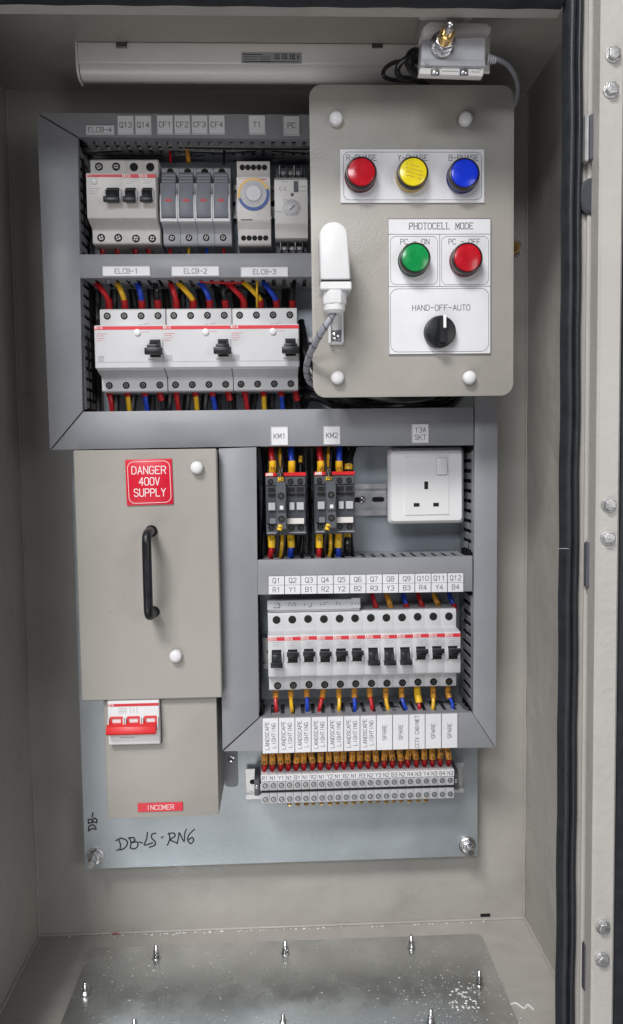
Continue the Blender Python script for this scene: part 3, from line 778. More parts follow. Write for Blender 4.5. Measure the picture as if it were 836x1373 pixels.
# ---- three ELCBs
e0 = rcbo4()
names = ['left', 'middle', 'right']
ez = W(264, 466, 72)[1]
for i, (a, b_) in enumerate(((129, 219), (220.5, 310), (311.5, 399.5))):
    x = W((a+b_)/2, 466, 73)[0]
    lab = 'white four-pole residual current breaker with red stripe, %s one, under tag ELCB-%d' % (names[i], i+1)
    if i == 0: place(e0, x, 0, ez); e0['label'] = lab; e0['group'] = 'ELCB units in the second row'; E0 = e0
    else: dup(E0, (x, 0, ez), lab)

# ---- twelve MCBs
mu, md = mcb(True), mcb(False); used = set()
mz = W(489, 878, 71)[1]
mxa = W(360, 878, 71.5)[0]; mxb = W(617.5, 876, 71.5)[0]; mp_ = (mxb-mxa)/12
ordn = ['first', 'second', 'third', 'fourth', 'fifth', 'sixth', 'seventh', 'eighth', 'ninth', 'tenth', 'eleventh', 'twelfth']
MX = []
for i in range(12):
    x = mxa+mp_*(i+.5); MX.append(x)
    up = i not in (0, 6, 7, 8)
    lab = 'white breaker, black toggle %s, %s of the row of twelve, under tag Q%d' % ('up' if up else 'down', ordn[i], i+1)
    src = mu if up else md
    if up not in used: place(src, x, 0, mz); src['label'] = lab; src['group'] = 'row of twelve breakers Q1 to Q12'; used.add(up)
    else: dup(src, (x+random.uniform(-.12, .12), random.uniform(-.3, .3), mz+random.uniform(-.3, .3)), lab)
# busbar cover over Q1-Q6
x0, x1, z0, z1 = RC(359.5, 804, 482.5, 819, 52)
t = thing('busbar_cover', 'grey toothed busbar cover strip across the tops of breakers Q1 to Q6', 'busbar cover', ((x0+x1)/2, 44, z0))
part('cover', MB().box(x0, x1, 44, 54, z0+1.5, z1, .5).box(x0+.6, x1, 40, 52.6, z0-.3, z0+2, .3), 'lgrey', t)
part('end_cap', MB().box(x0-.6, x0+8, 43.6, 54.7, z0+2, z1+.5, .4), 'lgrey', t)
part('end_cap', MB().box(x1-9, x1+.6, 43.6, 54.7, z0+2.4, z1+1.3, .4), 'lgrey', t)
mk = MB(); zc = (z0+z1)/2+1
for i in range(6):
    x = MX[i]+.8
    for k in range(6):
        a = random.choice([(-3.4, 2.2, -1.6, 2.2), (1.2, 2.2, 3.2, 2.2), (-3.4, -2.2, -1.2, -2.2), (.6, -2.2, 3.2, -2.2), (-3.6, -.6, -3.6, .9), (3.4, -.9, 3.4, .8), (-.8, 0, .9, 0)])
        mk.line([(x+a[0], zc+a[1]), (x+a[2], zc+a[3])], .6, 54.85 if i in (0, 5) else 54.15)
part('printed_marks', mk, 'ink', t)

# ---- ELCB-4 (two poles) and Q13, Q14
rz = W(164, 263, 70)[1]
def rcbo2():
    t = thing('residual_current_breaker', 'white two-pole residual current breaker with round test button, under tag ELCB-4', 'breaker')
    w_ = 35.2; x0 = -w_/2
    part('body', MB().prism(PROF, x0+.12, -x0-.12), 'old_white', t, bevel=.6)
    part('red_stripe', MB().box(x0+.14, -x0-.14, 71.3, 71.75, 17.8, 20.3), 'red_ink', t)
    b_ = part('brand_patch', MB().box(x0+.7, x0+5.5, 71.78, 71.9, 18, 20.1), 'white_ink', t)
    part('lettering', MB().text('ABB', x0+3.1, 19.05, 1.7, 71.95, th=.4, width=4), 'red_ink', b_)
    for i in range(2):
        for s_ in (1, -1): term_screw(t, x0+8.8+17.2*i, s_*35.2, 52, 4.0)
    part('test_button', MB().lathe([(3.6, 0), (3.4, 1.2), (2.8, 1.6)], -9.5, 14.2, 20, d0=71.5), 'white', t)
    toggle(t, 8.6, False, 15.5)
    p = MB(); prints(p, [(x0+3, x0+14, 7, .35), (x0+3, x0+12, 4.6, .35), (x0+3, x0+10, 2.2, .3), (0, 12, -13, .25)], 71.62)
    part('small_print', p, 'grey_ink', t)
    return t
t = rcbo2(); place(t, W(140.3, 263, 71.5)[0], 0, rz)
for k, (pxc, q) in enumerate(((175.4, 'Q13'), (197.8, 'Q14'))):
    lab = 'white breaker in the dim top row under tag %s, %s of its pair' % (q, ('left', 'right')[k])
    if k == 0:
        q13 = mcb(False, body='old_white'); place(q13, W(pxc, 263, 71.5)[0], 0, rz); q13['label'] = lab; q13['group'] = 'pair of breakers Q13 and Q14'
    else: dup(q13, (W(pxc, 263, 71.5)[0], 0, rz), lab)

# ---- fuse carriers CF1-CF4
def fuse():
    t = thing('fuse_holder', 'tmp', 'fuse holder'); h = 8.75
    part('body', MB().prism([(8, 39), (44, 39), (46, 37), (46, 20), (58, 19), (60, 17), (60, -20), (58, -22), (49, -24), (47, -26), (47, -38), (45, -40), (8, -40)], -h+.1, h-.1), 'lgrey', t, bevel=.5)
    part('fuse_carrier', MB().prism([(58, -18), (64, -17.5), (66, -15), (66, 6), (63, 14), (60, 27), (56, 30), (46, 30), (46, 20)], -h+1.7, h-1.7), 'mgrey', t, bevel=.7)
    part('carrier_cheek', MB().prism([(59, -21), (66.5, -20), (66.5, -2), (63, 6), (59, 6)], -h+.15, -h+1.6), 'white', t, bevel=.2)
    part('carrier_cheek', MB().prism([(59, -21), (66.5, -20), (66.5, -2), (63, 6), (59, 6)], h-1.6, h-.15), 'white', t, bevel=.2)
    part('carrier_sill', MB().box(-h+.2, h-.2, 59, 66.2, -21.6, -18.4, .4), 'white', t)
    g = MB()
    for k in range(4): g.line([(-5, 25.5-k*2.3), (5, 25.5-k*2.3)], .45, 61.6+k*.55)
    part('grip_ridge', MB().box(-h+2.4, h-2.4, 58, 62.5, 21, 22, .2).box(-h+2.4, h-2.4, 58, 61.6, 24.3, 25.3, .2).box(-h+2.4, h-2.4, 58, 63.3, 17.6, 18.6, .2), 'mgrey', t, kind='stuff')
    part('warning_mark', MB().line([(-3.6, -1), (-1.8, .2), (1.8, .2), (3.6, -1), (1.8, -2), (-1.8, -2)], .5, 66.12, True).line([(-1.8, -.9), (2, -.9)], 1.1, 66.14), 'red_ink', t)
    term_screw(t, 0, -32.2, 47, 3.4)
    part('screw_hole', MB().lathe([(3.6, 0), (3.6, .3)], 0, 34, 16, d0=46), 'hole', t)
    return t
f0 = fuse(); fz = W(262, 270, 60)[1]
fa, fb = W(215.5, 270, 60)[0], W(309, 270, 60)[0]
FX = [fa+(fb-fa)*(i+.5)/4 for i in range(4)]
for i in range(4):
    lab = 'grey fuse holder with red mark, %s from the left, under tag CF%d' % (ordn[i], i+1)
    if i == 0: place(f0, FX[0], 0, fz); f0['label'] = lab; f0['group'] = 'four fuse holders CF1 to CF4'
    else: dup(f0, (FX[i], 0, fz), lab)

# ---- timer T1
x0, x1, z0, z1 = RC(318, 211, 363, 335, 62); h = (x1-x0)/2; zc = W(340, 268, 60)[1]
t = thing('time_switch', 'pale modular time switch with yellow and blue dial ring under tag T1', 'time switch', ((x0+x1)/2, 0, zc))
cx = (x0+x1)/2
P_ = [(8, 42), (50, 42), (51, 41), (52, 24), (60, 23), (61, 22), (61, -20), (59.5, -22), (52, -27), (52, -41), (50, -43), (8, -43)]
part('body', MB().prism([(a, zc+b_) for a, b_ in P_], cx-h, cx+h), 'old_white', t, bevel=.6)
for i in range(5):
    for s_ in (35, -35.5):
        part('terminal_hole', MB().lathe([(2.7, -.5), (2.7, .3), (2.2, .35)], cx-h+5.6+i*(2*h-11.2)/4, zc+s_, 14, d0=52), 'hole', t)
dz = W(340, 260, 63)[1]
def annulus(cx, cz, ra, rb, a0, a1, d0, d1, n=24):
    mb = MB(); O = []; I = []
    for i in range(n+1):
        a = a0+(a1-a0)*i/n
        O.append((cx+rb*math.cos(a), cz+rb*math.sin(a))); I.append((cx+ra*math.cos(a), cz+ra*math.sin(a)))
    return mb.slab(O+I[::-1], d0, d1)
R_ = 16.0
part('dial', MB().lathe([(R_-2.6, 0), (R_-2.8, 2.4), (R_-4, 3)], cx, dz, 40, d0=61), 'dial_white', t)
part('yellow_ring', annulus(cx, dz, R_-3.6, R_-.2, math.radians(20), math.radians(196), 61.1, 62.6), 'dial_yellow', t)
part('blue_ring', annulus(cx, dz, R_-3.6, R_-.2, math.radians(197), math.radians(379), 61.1, 62.6), 'dial_blue', t)
part('dial_knob', MB().lathe([(8.2, 3), (8, 4.4), (7.4, 5)], cx, dz, 32, d0=61), 'dial_white', t)
tk = MB()
for i in range(48):
    a = 2*PI*i/48; tk.stroke((cx+9.4*math.cos(a), dz+9.4*math.sin(a)), (cx+(11 if i % 4 else 12)*math.cos(a), dz+(11 if i % 4 else 12)*math.sin(a)), .28, 64.1)
tk.line([(cx+8.3*math.cos(a*PI/16), dz+8.3*math.sin(a*PI/16)) for a in range(32)], .3, 64.1, True)
part('dial_scale', tk, 'grey_ink', t)
tk = MB(); prints(tk, [(cx-h+4, cx-h+10, zc-20, .9), (cx-h+11, cx-h+15, zc-20, .9)], 61.12)
part('small_print', tk, 'ink', t)
part('corner_print', MB().line([(cx-h+2, zc+20.6), (cx+h-2, zc+20.6)], .25, 61.12).line([(cx+4, zc+19.4), (cx+h-4, zc+19.4)], .7, 61.12), 'red_ink', t)
# ---- photocell relay PC
x0, x1, z0, z1 = RC(368.5, 211, 413, 335, 60); h = (x1-x0)/2; cx = (x0+x1)/2; zc = W(390, 271, 60)[1]
t = thing('photocell_relay', 'pale grey photocell relay with small round trimmer dial under tag PC', 'relay', (cx, 0, zc))
part('body', MB().prism([(8, zc+30), (44, zc+30), (50, zc+25), (61, zc+22), (62, zc+21), (62, zc-22), (56, zc-27), (54, zc-31), (54, zc-34), (8, zc-34)], cx-h, cx+h), 'old_white', t, bevel=.6)
for s_, za, zb in ((1, zc+30.5, zc+42), (-1, zc-45, zc-34.5)):
    part('terminal_deck', MB().box(cx-h+1, cx+h-1, 8, 38, za, zb, .5), 'dgrey', t)
    for k in range(4):
        xx = cx-h+5.5+k*(2*h-11)/3
        part('terminal_partition', MB().box(xx-.5, xx+.5, 38.1, 47, za+1, zb-1, .2), ('lgrey', 'dgrey')[k % 2], t)
    for k in range(3):
        part('terminal_bolt', MB().lathe([(2.6, 0), (2.4, 1.2)], cx-h+9+k*(2*h-18)/2, (za+zb)/2, 12, d0=38.2), 'screw', t)
part('trimmer_dial', MB().lathe([(7.4, 0), (7.2, .8), (6.4, .9), (6.2, 1.8), (5.6, 2.2)], cx+.8, W(391, 279, 63)[1], 32, d0=62), 'dial_white', t)
dz2 = W(391, 279, 63)[1]
part('dial_pointer', MB().line([(cx-1.4, dz2-2), (cx+3.2, dz2+2)], 1.0, 64.3), 'ink', t)
part('dial_ring', MB().line([(cx+.8+8.4*math.cos(a*PI/12), dz2+8.4*math.sin(a*PI/12)) for a in range(-4, 17)], .5, 62.2), 'grey_ink', t)
x0_, x1_, z0_, z1_ = RC(394, 243.5, 400, 257.5, 62)
part('slide_switch', MB().box(x0_, x1_, 62.05, 63.4, z0_, z1_, .3), 'dgrey', t)
xx, zz = W(392, 261, 62); part('indicator_led', MB().lathe([(1.7, 0), (1.4, .9)], xx, zz, 14, d0=62), 'dgrey', t)
pr = MB(); xx, zz = W(377, 253, 62)
for ox in (0, 4.6):
    pr.line([(xx+ox+1.5*math.cos(a*PI/8), zz+1.7*math.sin(a*PI/8)) for a in range(3, 14)], .55, 62.12)
pr.line([(xx+3.2, zz), (xx+5.4, zz)], .5, 62.12)
for py, a, b_ in ((240, 372, 380), (244, 378, 386), (284, 371, 378), (268, 380, 385), (250, 402, 410), (256, 402, 411)):
    p0 = W(a, py, 62); p1 = W(b_, py, 62); pr.line([p0, (p1[0], p0[1])], .5, 62.12)
part('small_print', pr, 'grey_ink', t)

# ================================================================== WIRES
def dense(P, sub=8):
    P = [Vector(p) for p in P]; E = [P[0]*2-P[1]]+P+[P[-1]*2-P[-2]]; Q = []
    for i in range(1, len(E)-2):
        for k in range(sub):
            t = k/sub; a, b, c, d = E[i-1], E[i], E[i+1], E[i+2]
            Q.append(0.5*((2*b)+(c-a)*t+(2*a-5*b+4*c-d)*t*t+(3*b-a-3*c+d)*t**3))
    return Q+[P[-1]]
def wire(col, pts, r, label, group=None, sleeves=(), nm='wire', cat='wire'):
    "pts: pixel x, y and depth"
    P = []
    for q_, (a, b_, d) in enumerate(pts):
        j_ = 1.1 if 0 < q_ < len(pts)-1 else .3
        x, z = W(a+random.uniform(-j_, j_), b_, d+random.uniform(-j_, j_)*1.6); P.append((x, d, z))
    Q = dense(P); n = len(Q)-1
    t = thing(nm, label, cat, P[0], group)
    part('insulation', MB().tube([tuple(q) for q in Q], r, 9, 1), col, t)
    for (t0, t1, mt, k) in sleeves:
        i0, i1 = int(round(t0*n)), int(round(t1*n))
        if i1-i0 < 1: i1 = min(n, i0+1)
        seg = [tuple(q) for q in Q[i0:i1+1]]
        s_ = part({'sleeve': 'marker_sleeve', 'osleeve': 'marker_sleeve', 'ferrule': 'ferrule'}.get(mt, 'sleeve'), MB().tube(seg, r*k, 12, 1), mt, t)
        if mt in ('sleeve', 'osleeve') and r*k > 1.5:
            mid = Q[(i0+i1)//2]; mk = MB()
            mk.text(random.choice(['R', 'N', 'Y', 'B', '1', '2', '3']), mid.x, mid.z, 3.1, mid.y+r*k+.15, th=.6, wid=.9)
            part('sleeve_mark', mk, 'ink', s_)
    return t
CN = {'w_red': 'red', 'w_yellow': 'yellow', 'w_blue': 'blue', 'w_black': 'black'}
cyc = ['w_red', 'w_yellow', 'w_blue', 'w_black']
# ELCB incoming and outgoing
topstart = [[(120, 372), (150, 372), (177, 372), (203, 372)], [(222, 374), (229, 372), (260, 372), (292, 372)], [(296, 374), (318, 372), (346, 372), (388, 372)]]
for e in range(3):
    for k in range(4):
        xs = [142.8, 164.6, 187, 209][k]+[0, 90.7, 180.8][e]
        sx, sy = topstart[e][k]
        pos = ordn[k]
        wire(cyc[k], [(sx-3, sy-14, 22), (sx+2, sy, 30), ((sx+xs)/2+4, 386, 41), (xs+3, 402, 36), (xs+3.5, 416, 30)], 2.75,
             'thick %s wire entering the top of ELCB-%d at its %s terminal from the left' % (CN[cyc[k]], e+1, pos),
             'wires feeding the tops of the ELCB units', [(.74, .96, 'ferrule', 1.3)])
        wx = [146, 170, 194, 214.5][k]+[0, 91, 182][e]
        b_ = wire(cyc[k], [(wx-1, 516, 34), (wx+1, 530, 36), (wx+3+k*.5, 545, 34), (wx+5, 562, 26)], 2.6,
             'thick %s wire leaving the bottom of ELCB-%d at its %s terminal from the left' % (CN[cyc[k]], e+1, pos),
             'wires leaving the bottoms of the ELCB units', [(0, .36 if k != 3 else .5, 'ferrule', 1.25)])
# stray yellow and red wires above ELCB-3
wire('w_yellow', [(347, 364, 40), (346, 384, 48), (345, 412, 34)], 1.2, 'thin yellow wire dropping behind tag ELCB-3 in front of the thick blue one')
wire('w_red', [(232, 372, 20), (262, 377, 40), (318, 379, 42), (336, 372, 24)], 1.5, 'thin red wire running across behind the duct lip above ELCB-2')
wire('w_black', [(270, 374, 18), (300, 392, 26), (322, 384, 24), (362, 400, 20)], 2.2, 'black wire sagging behind the coloured wires above ELCB-2 and ELCB-3')
# top row tails
for k, (pxx, col, what) in enumerate(((137, 'w_red', 'first'), (157, 'w_red', 'second'), (181, 'w_red', 'third'), (199, 'w_red', 'fourth'))):
    wire(col, [(pxx-1, 322, 30), (pxx, 334, 33), (pxx+1, 352, 28)], 2.6, 'red sleeved wire below the top left breakers, %s from the left' % what, 'red sleeved wires under ELCB-4, Q13 and Q14', [(0, .5, 'ferrule', 1.25)])
for k, (pxx, col) in enumerate(((229, 'w_red'), (253, 'w_yellow'), (278, 'w_blue'), (300, 'w_red'))):
    wire(col, [(pxx, 312, 36), (pxx+.5, 330, 38), (pxx, 350, 30)], 1.5, 'thin %s wire leaving the bottom of fuse holder CF%d' % (CN[col], k+1), 'wires under the fuse holders', [(.0, .35, 'ferrule', 1.5)] if k in (0, 3) else ())
wire('w_yellow', [(250, 186, 20), (252, 200, 30), (253, 218, 34)], 1.8, 'thin yellow wire with ochre sleeve entering the top of fuse holder CF2', None, [(.45, 1, 'osleeve', 1.3)])
wire('w_red', [(226, 188, 20), (228, 205, 30), (229, 218, 34)], 1.4, 'thin red wire entering the top of fuse holder CF1')
wire('w_black', [(296, 186, 20), (300, 200, 30), (300, 220, 34)], 1.4, 'thin dark wire entering the top of fuse holder CF4')

# ---- contactors
def contactor():
    t = thing('contactor', 'tmp', 'contactor'); k_ = .1665
    X = lambda p: (p-180)*k_
    Z = lambda p: (352-p)*k_
    part('body', MB().box(X(55), X(305), 8, 60, Z(548), Z(160), .8), 'dgrey', t)
    part('front_cover', MB().box(X(58), X(302), 59, 72, Z(470), Z(240), .8), 'dgrey2', t)
    part('terminal_block', MB().box(X(56), X(304), 59, 66, Z(238), Z(182), .8), 'dgrey', t)
    part('terminal_block', MB().box(X(56), X(304), 59, 66, Z(540), Z(474), .8), 'dgrey', t)
    part('red_band', MB().box(X(164), X(306), 52, 66.6, Z(180), Z(158), .4), 'toggle_red', t)
    part('red_band', MB().box(X(55), X(124), 52, 66.6, Z(180), Z(158), .4), 'toggle_red', t)
    part('lettering', MB().text('ABB', X(80), Z(168), 2.4, 66.8, th=.6, width=6.5), 'white_ink', t)
    c = part('auxiliary_block', MB().box(X(120), X(182), 60, 84, Z(500), Z(212), .8).box(X(126), X(176), 83, 86.5, Z(388), Z(335), .5), 'dgrey', t)
    part('indicator_window', MB().box(X(142), X(163), 86.4, 87, Z(378), Z(355), .2), 'white', c)
    for pz in (297, 437):
        part('screw_hole', MB().lathe([(3.5, -.3), (3.5, .5), (2.9, .5)], X(151), Z(pz), 18, d0=84), 'hole', c)
        part('screw', MB().lathe([(2.2, .2), (2.0, .7)], X(152), Z(pz), 12, d0=84), 'screw', c)
    for px_ in (87, 211, 270):
        for pz in (213, 500): term_screw(t, X(px_), Z(pz), 66, 3.1)
    for a, b_ in ((72, 115), (200, 232), (245, 290)):
        part('contact_slider', MB().box(X(a), X(b_), 71.5, 75, Z(387), Z(340), .5), 'lgrey', t)
    for a, b_ in ((70, 117), (190, 236), (245, 292)):
        part('slot_rib', MB().prism([(72, Z(300)), (74.5, Z(296)), (74.5, Z(286)), (72, Z(284))], X(a), X(b_)), 'hole', t)
        part('slot_recess', MB().box(X(a+2), X(b_-2), 71.9, 72.3, Z(275), Z(248)), 'hole', t)
    part('name_tag', MB().box(X(182), X(290), 71.9, 73.2, Z(473), Z(438), .3), 'old_white', t)
    part('clip_window', MB().box(X(80), X(116), 71.9, 73, Z(470), Z(436), .3), 'mgrey', t)
    p = MB(); prints(p, [(X(62), X(112), Z(530), .6), (X(200), X(300), Z(530), .6), (X(130), X(172), Z(398), .5)], 66.1)
    part('small_print', p, 'lgrey', t)
    return t
c0 = contactor()
for i, (pxx, pyy) in enumerate(((383.8, 676), (449.4, 674.5))):
    x, z = W(pxx, pyy, 68)
    lab = ['dark grey contactor with red top band, left one under tag KM1', 'dark grey contactor with red top band, right one under tag KM2, nearer the socket'][i]
    if i == 0: place(c0, x, 0, z); c0['label'] = lab; c0['group'] = 'contactors KM1 and KM2'
    else: dup(c0, (x, 0, z), lab)
for i, ox in enumerate((0, 64.5)):
    n_ = 'KM%d' % (i+1); g = 'wires of the contactors'; oy = -1.5*i
    wire('w_red', [(365+ox, 592, 30), (365+ox, 606, 46), (365+ox, 622, 50), (365+ox, 636+oy, 46)], 3.0, 'thick red wire with yellow sleeve entering the top of contactor '+n_, g, [(.60, .98, 'sleeve', 1.28)])
    wire('w_yellow', [(378+ox, 592, 30), (376+ox, 612, 44), (375+ox, 636+oy, 40)], 2.4, 'yellow wire entering the top of contactor %s behind the black ones' % n_, g, [(.6, .98, 'sleeve', 1.2)])
    wire('w_blue', [(391+ox, 592, 30), (391+ox, 606, 46), (391+ox, 622, 50), (391+ox, 636+oy, 46)], 3.0, 'thick blue wire with yellow sleeve entering the top of contactor '+n_, g, [(.60, .98, 'sleeve', 1.28)])
    wire('w_black', [(369+ox, 594, 34), (372+ox, 620, 66), (376+ox, 636, 76), (377+ox, 646+oy, 78)], 1.3, 'thin black wire curving down to the centre block of contactor %s with a yellow tag' % n_, g, [(.78, 1, 'sleeve', 2.4)])
    wire('w_black', [(380+ox, 594, 34), (379+ox, 620, 62), (378+ox, 640+oy, 72)], 1.2, 'thin black wire dropping straight to the centre block of contactor '+n_, g)
    wire('w_black', [(405+ox+4*i, 594, 26), (404+ox, 615, 40), (403+ox, 636+oy, 44)], 2.2 if i else 1.3, 'black wire with small yellow tag at the top right of contactor '+n_, g, [(.42, .62, 'sleeve', 1.7)] if i == 0 else [(.68, .86, 'sleeve', 2.0)])
    wire('w_red', [(364+ox, 716+oy, 44), (364+ox, 732, 48), (363+ox, 744, 44), (362+ox, 758, 30)], 3.0, 'thick red wire with yellow sleeve leaving the bottom of contactor '+n_, g, [(.0, .36, 'sleeve', 1.28)])
    wire('w_yellow', [(379+ox, 716+oy, 40), (378+ox, 736, 44), (374+ox, 758, 30)], 2.0, 'yellow wire leaving the bottom of contactor '+n_, g)
    wire('w_blue', [(390+ox, 716+oy, 44), (390+ox, 732, 48), (390+ox, 744, 44), (390+ox, 758, 30)], 3.0, 'thick blue wire with yellow sleeve leaving the bottom of contactor '+n_, g, [(.0, .36, 'sleeve', 1.28)])
    wire('w_black', [(377+ox, 702+oy, 82), (374+ox, 714, 84), (372+ox, 728, 66), (371+ox, 752, 34)], 1.3, 'thin black wire with yellow tag under the centre block of contactor '+n_, g, [(.08, .26, 'sleeve', 2.0)])
wire('w_black', [(466, 716, 40), (467, 735, 44), (466, 757, 30)], 3.0, 'thick black wire with yellow ring at the bottom right of contactor KM2', 'wires of the contactors', [(.02, .14, 'sleeve', 1.2)])
wire('w_black', [(479, 594, 26), (470, 620, 40), (467, 630, 44)], 1.6, 'thin black wire slanting into the top right of contactor KM2', 'wires of the contactors')

# looms of black wiring tucked behind the contactors and the control panel
def loom(label, paths, r_):
    t = None
    for k, pth in enumerate(paths):
        P = []
        for a, b_, d in pth:
            x, z = W(a, b_, d); P.append((x, d, z))
        if t is None: t = thing('wire_loom', label, 'wires', P[0])
        part('loom_wire', MB().tube(P, r_, 8, 4), 'w_black', t)
lr = random.Random(11)
loom('bundle of black wires running down the plate behind contactor KM1', [[(352+k*6+lr.uniform(-2, 2), 594, 12+lr.uniform(0, 14)), (352+k*6.4+lr.uniform(-3, 3), 640, 10+lr.uniform(2, 10)), (354+k*6.4+lr.uniform(-3, 3), 700, 10+lr.uniform(2, 10)), (353+k*6+lr.uniform(-2, 2), 752, 14+lr.uniform(0, 12))] for k in range(11)], 2.0)
loom('bundle of black wires running down the plate behind contactor KM2', [[(424+k*5.4+lr.uniform(-2, 2), 592, 12+lr.uniform(0, 14)), (424+k*5.4+lr.uniform(-3, 3), 640, 10+lr.uniform(2, 10)), (424+k*5.4+lr.uniform(-3, 3), 700, 10+lr.uniform(2, 10)), (424+k*5.4+lr.uniform(-2, 2), 750, 14+lr.uniform(0, 12))] for k in range(10)], 2.0)
loom('dark wiring bundle just visible in the gap under the beige control panel', [[(404, 430+k*12, 14), (420+lr.uniform(-3, 3), 500+k*3, 22+lr.uniform(0, 24)), (470+lr.uniform(-6, 6), 528+k*2.2, 26+lr.uniform(0, 24)), (540, 527+k*2.2+lr.uniform(-3, 3), 26+lr.uniform(0, 24)), (600, 524+k*2+lr.uniform(-3, 3), 20+lr.uniform(0, 24)), (640, 500, 18)] for k in range(12)], 3.4)
lo2 = [[(128+k*23+lr.uniform(-4, 4), 368, 10), (134+k*23+lr.uniform(-6, 6), 440, 9+lr.uniform(0, 3)), (134+k*23+lr.uniform(-6, 6), 500, 9+lr.uniform(0, 3)), (132+k*23+lr.uniform(-4, 4), 560, 12)] for k in range(12)]  # black strands added to put shade into the gaps behind the ELCBs
loom('added black strands in place of shade on the plate behind the three ELCB units', lo2, 4.2)

# ---- MCB wires
for i in range(6, 12):
    col = cyc[(i-6) % 3]; px_ = 502.5+ (i-6)*21.0
    wire(col, [(px_-6, 786, 20), (px_-3, 800, 34), (px_+1, 812, 38), (px_+2, 822, 36)], 2.5, '%s wire dropping into the top of breaker Q%d' % (CN[col], i+1), 'wires feeding the tops of breakers Q7 to Q12', [(.30 if col == 'w_yellow' else .6, .95, 'osleeve' if col == 'w_yellow' else 'ferrule', 1.2)])
for i in range(12):
    col = cyc[i % 3]; px_ = 370+i*21.1
    big = i == 9
    dx = [0, 0, 0, -5, 0, 0, 2, 3, 6, 3, 0, 6][i]
    if i in (2, 5): dx = 1
    wire(col, [(px_, 918, 34), (px_, 930, 40), (px_+dx*.5, 942, 46), (px_+dx, 954, 46), (px_+dx, 968, 24)], 2.0, '%s wire with yellow marker sleeve leaving the bottom of breaker Q%d' % (CN[col], i+1), 'wires leaving the bottoms of the twelve breakers', [(.06, .36 if not big else .50, 'sleeve' if big else 'osleeve', 1.5 if not big else 1.9)])

# ================================================================== TERMINAL BLOCKS
ta = W(350.5, 1060, 45)[0]; tb_ = W(609, 1053, 45)[0]; tp = (tb_-ta)/24
tzc = W(480, 1058, 45)[1]
def terminal():
    t = thing('terminal_block', 'tmp', 'terminal block'); h = tp/2
    part('body', MB().prism([(8, 20), (34, 20), (36, 18), (38, 12.5), (45, 11.8), (46, 11), (46, 1.8), (40, 1.2), (40, -1.2), (46, -1.8), (46, -12.5), (45, -13.6), (8, -13.6)], -h+.12, h-.12), 'term', t, bevel=.35)
    part('separator_slot', MB().box(-h+.5, h-.5, 40.1, 44.5, -1.15, 1.15), 'hole', t)
    for z in (7.2, -8.2):
        p = part('screw_hole', MB().lathe([(2.9, 0), (2.9, .3), (2.4, .35)], 0, z, 14, d0=46), 'dgrey', t)
        part('screw', MB().lathe([(2.0, .3), (1.8, .7)], 0, z, 10, d0=46), 'bolt', p)
        part('slot_line', MB().line([(-1.2, z-.8), (1.2, z+.8)], .5, 46.75), 'hole', p)
    return t
t0_ = terminal()
tt = ['R1', 'N1', 'Y1', 'N1', 'B1', 'N1', 'R2', 'N1', 'Y2', 'N1', 'B2', 'N1', 'R3', 'N2', 'Y3', 'N2', 'B3', 'N2', 'R4', 'N3', 'Y4', 'N3', 'B4', 'N3']
ord24 = ordn+['thirteenth', 'fourteenth', 'fifteenth', 'sixteenth', 'seventeenth', 'eighteenth', 'nineteenth', 'twentieth', 'twenty-first', 'twenty-second', 'twenty-third', 'last']
blocks = []
for i in range(24):
    x = ta+tp*(i+.5); lab = 'grey screw terminal block tagged %s, %s of the row from the left' % (tt[i], ord24[i])
    if i == 0: place(t0_, x, 0, tzc); t0_['label'] = lab; t0_['group'] = 'row of 24 terminal blocks'; blocks.append(t0_)
    else: blocks.append(dup(t0_, (x, 0, tzc), lab))
tagm = MB().box(-tp/2+.1, tp/2-.1, 40, 46.8, 12.2, 19.2, .25).mesh('marker_tag', 'label')
for i, b_ in enumerate(blocks):
    g = bpy.data.objects.new('marker_tag', tagm); C.objects.link(g); g.parent = b_
    lt = MB().text(tt[i], 0, 15.7, 4.2, 46.95, th=.5, width=5.6).mesh('lettering', 'ink')
    l_ = bpy.data.objects.new('lettering', lt); C.objects.link(l_); l_.parent = g
    if 3 <= i <= 20:
        e = bpy.data.objects.new('wire_entry', (bpy.data.meshes.get('wire_entry') or MB().lathe([(2.7, -1.6), (2.9, 0), (2.1, .1), (2.0, -1.5)], 0, 0, 12, 'z', d0=0).mesh('wire_entry', 'brass')))
        C.objects.link(e); e.parent = b_; e.location = (random.uniform(-.0006, .0006), -.040+random.uniform(-.001, .001), -.0162); e.rotation_euler = (random.uniform(.5, .9), random.uniform(-.3, .3), 0)
    px_ = 354.5+i*10.72; dy = -i*.33
    rnd2 = random.uniform(-2.2, 2.2)
    wire('w_red', [(px_+rnd2, 998+dy, 30), (px_+rnd2*.5, 1012+dy, 33), (px_, 1024+dy, 34), (px_, 1036+dy, 33)], 1.9,
         'short sleeved red-tipped wire entering the %s terminal block from the left, tagged %s' % (ord24[i], tt[i]), 'sleeved wires entering the terminal blocks', [(.05, .27, 'osleeve', 1.8), (.29, .48, 'osleeve', 1.85), (.50, .68, 'osleeve', 1.8), (.69, .97, 'ferrule', 1.5)])
for xx, nm_, sd in ((ta-5, 'left', -1), (tb_+5.2, 'right', 1)):
    t = thing('end_stop', 'dark clamp end stop at the %s end of the terminal row' % nm_, 'end stop', (xx, 8, tzc))
    part('body', MB().prism([(8, tzc+13), (26, tzc+12), (34, tzc+8), (34, tzc-9), (26, tzc-12), (8, tzc-13)], xx-2.8, xx+2.8), 'dgrey', t, bevel=.5)
    screw(xx, tzc+1, 34, 2.0, t)

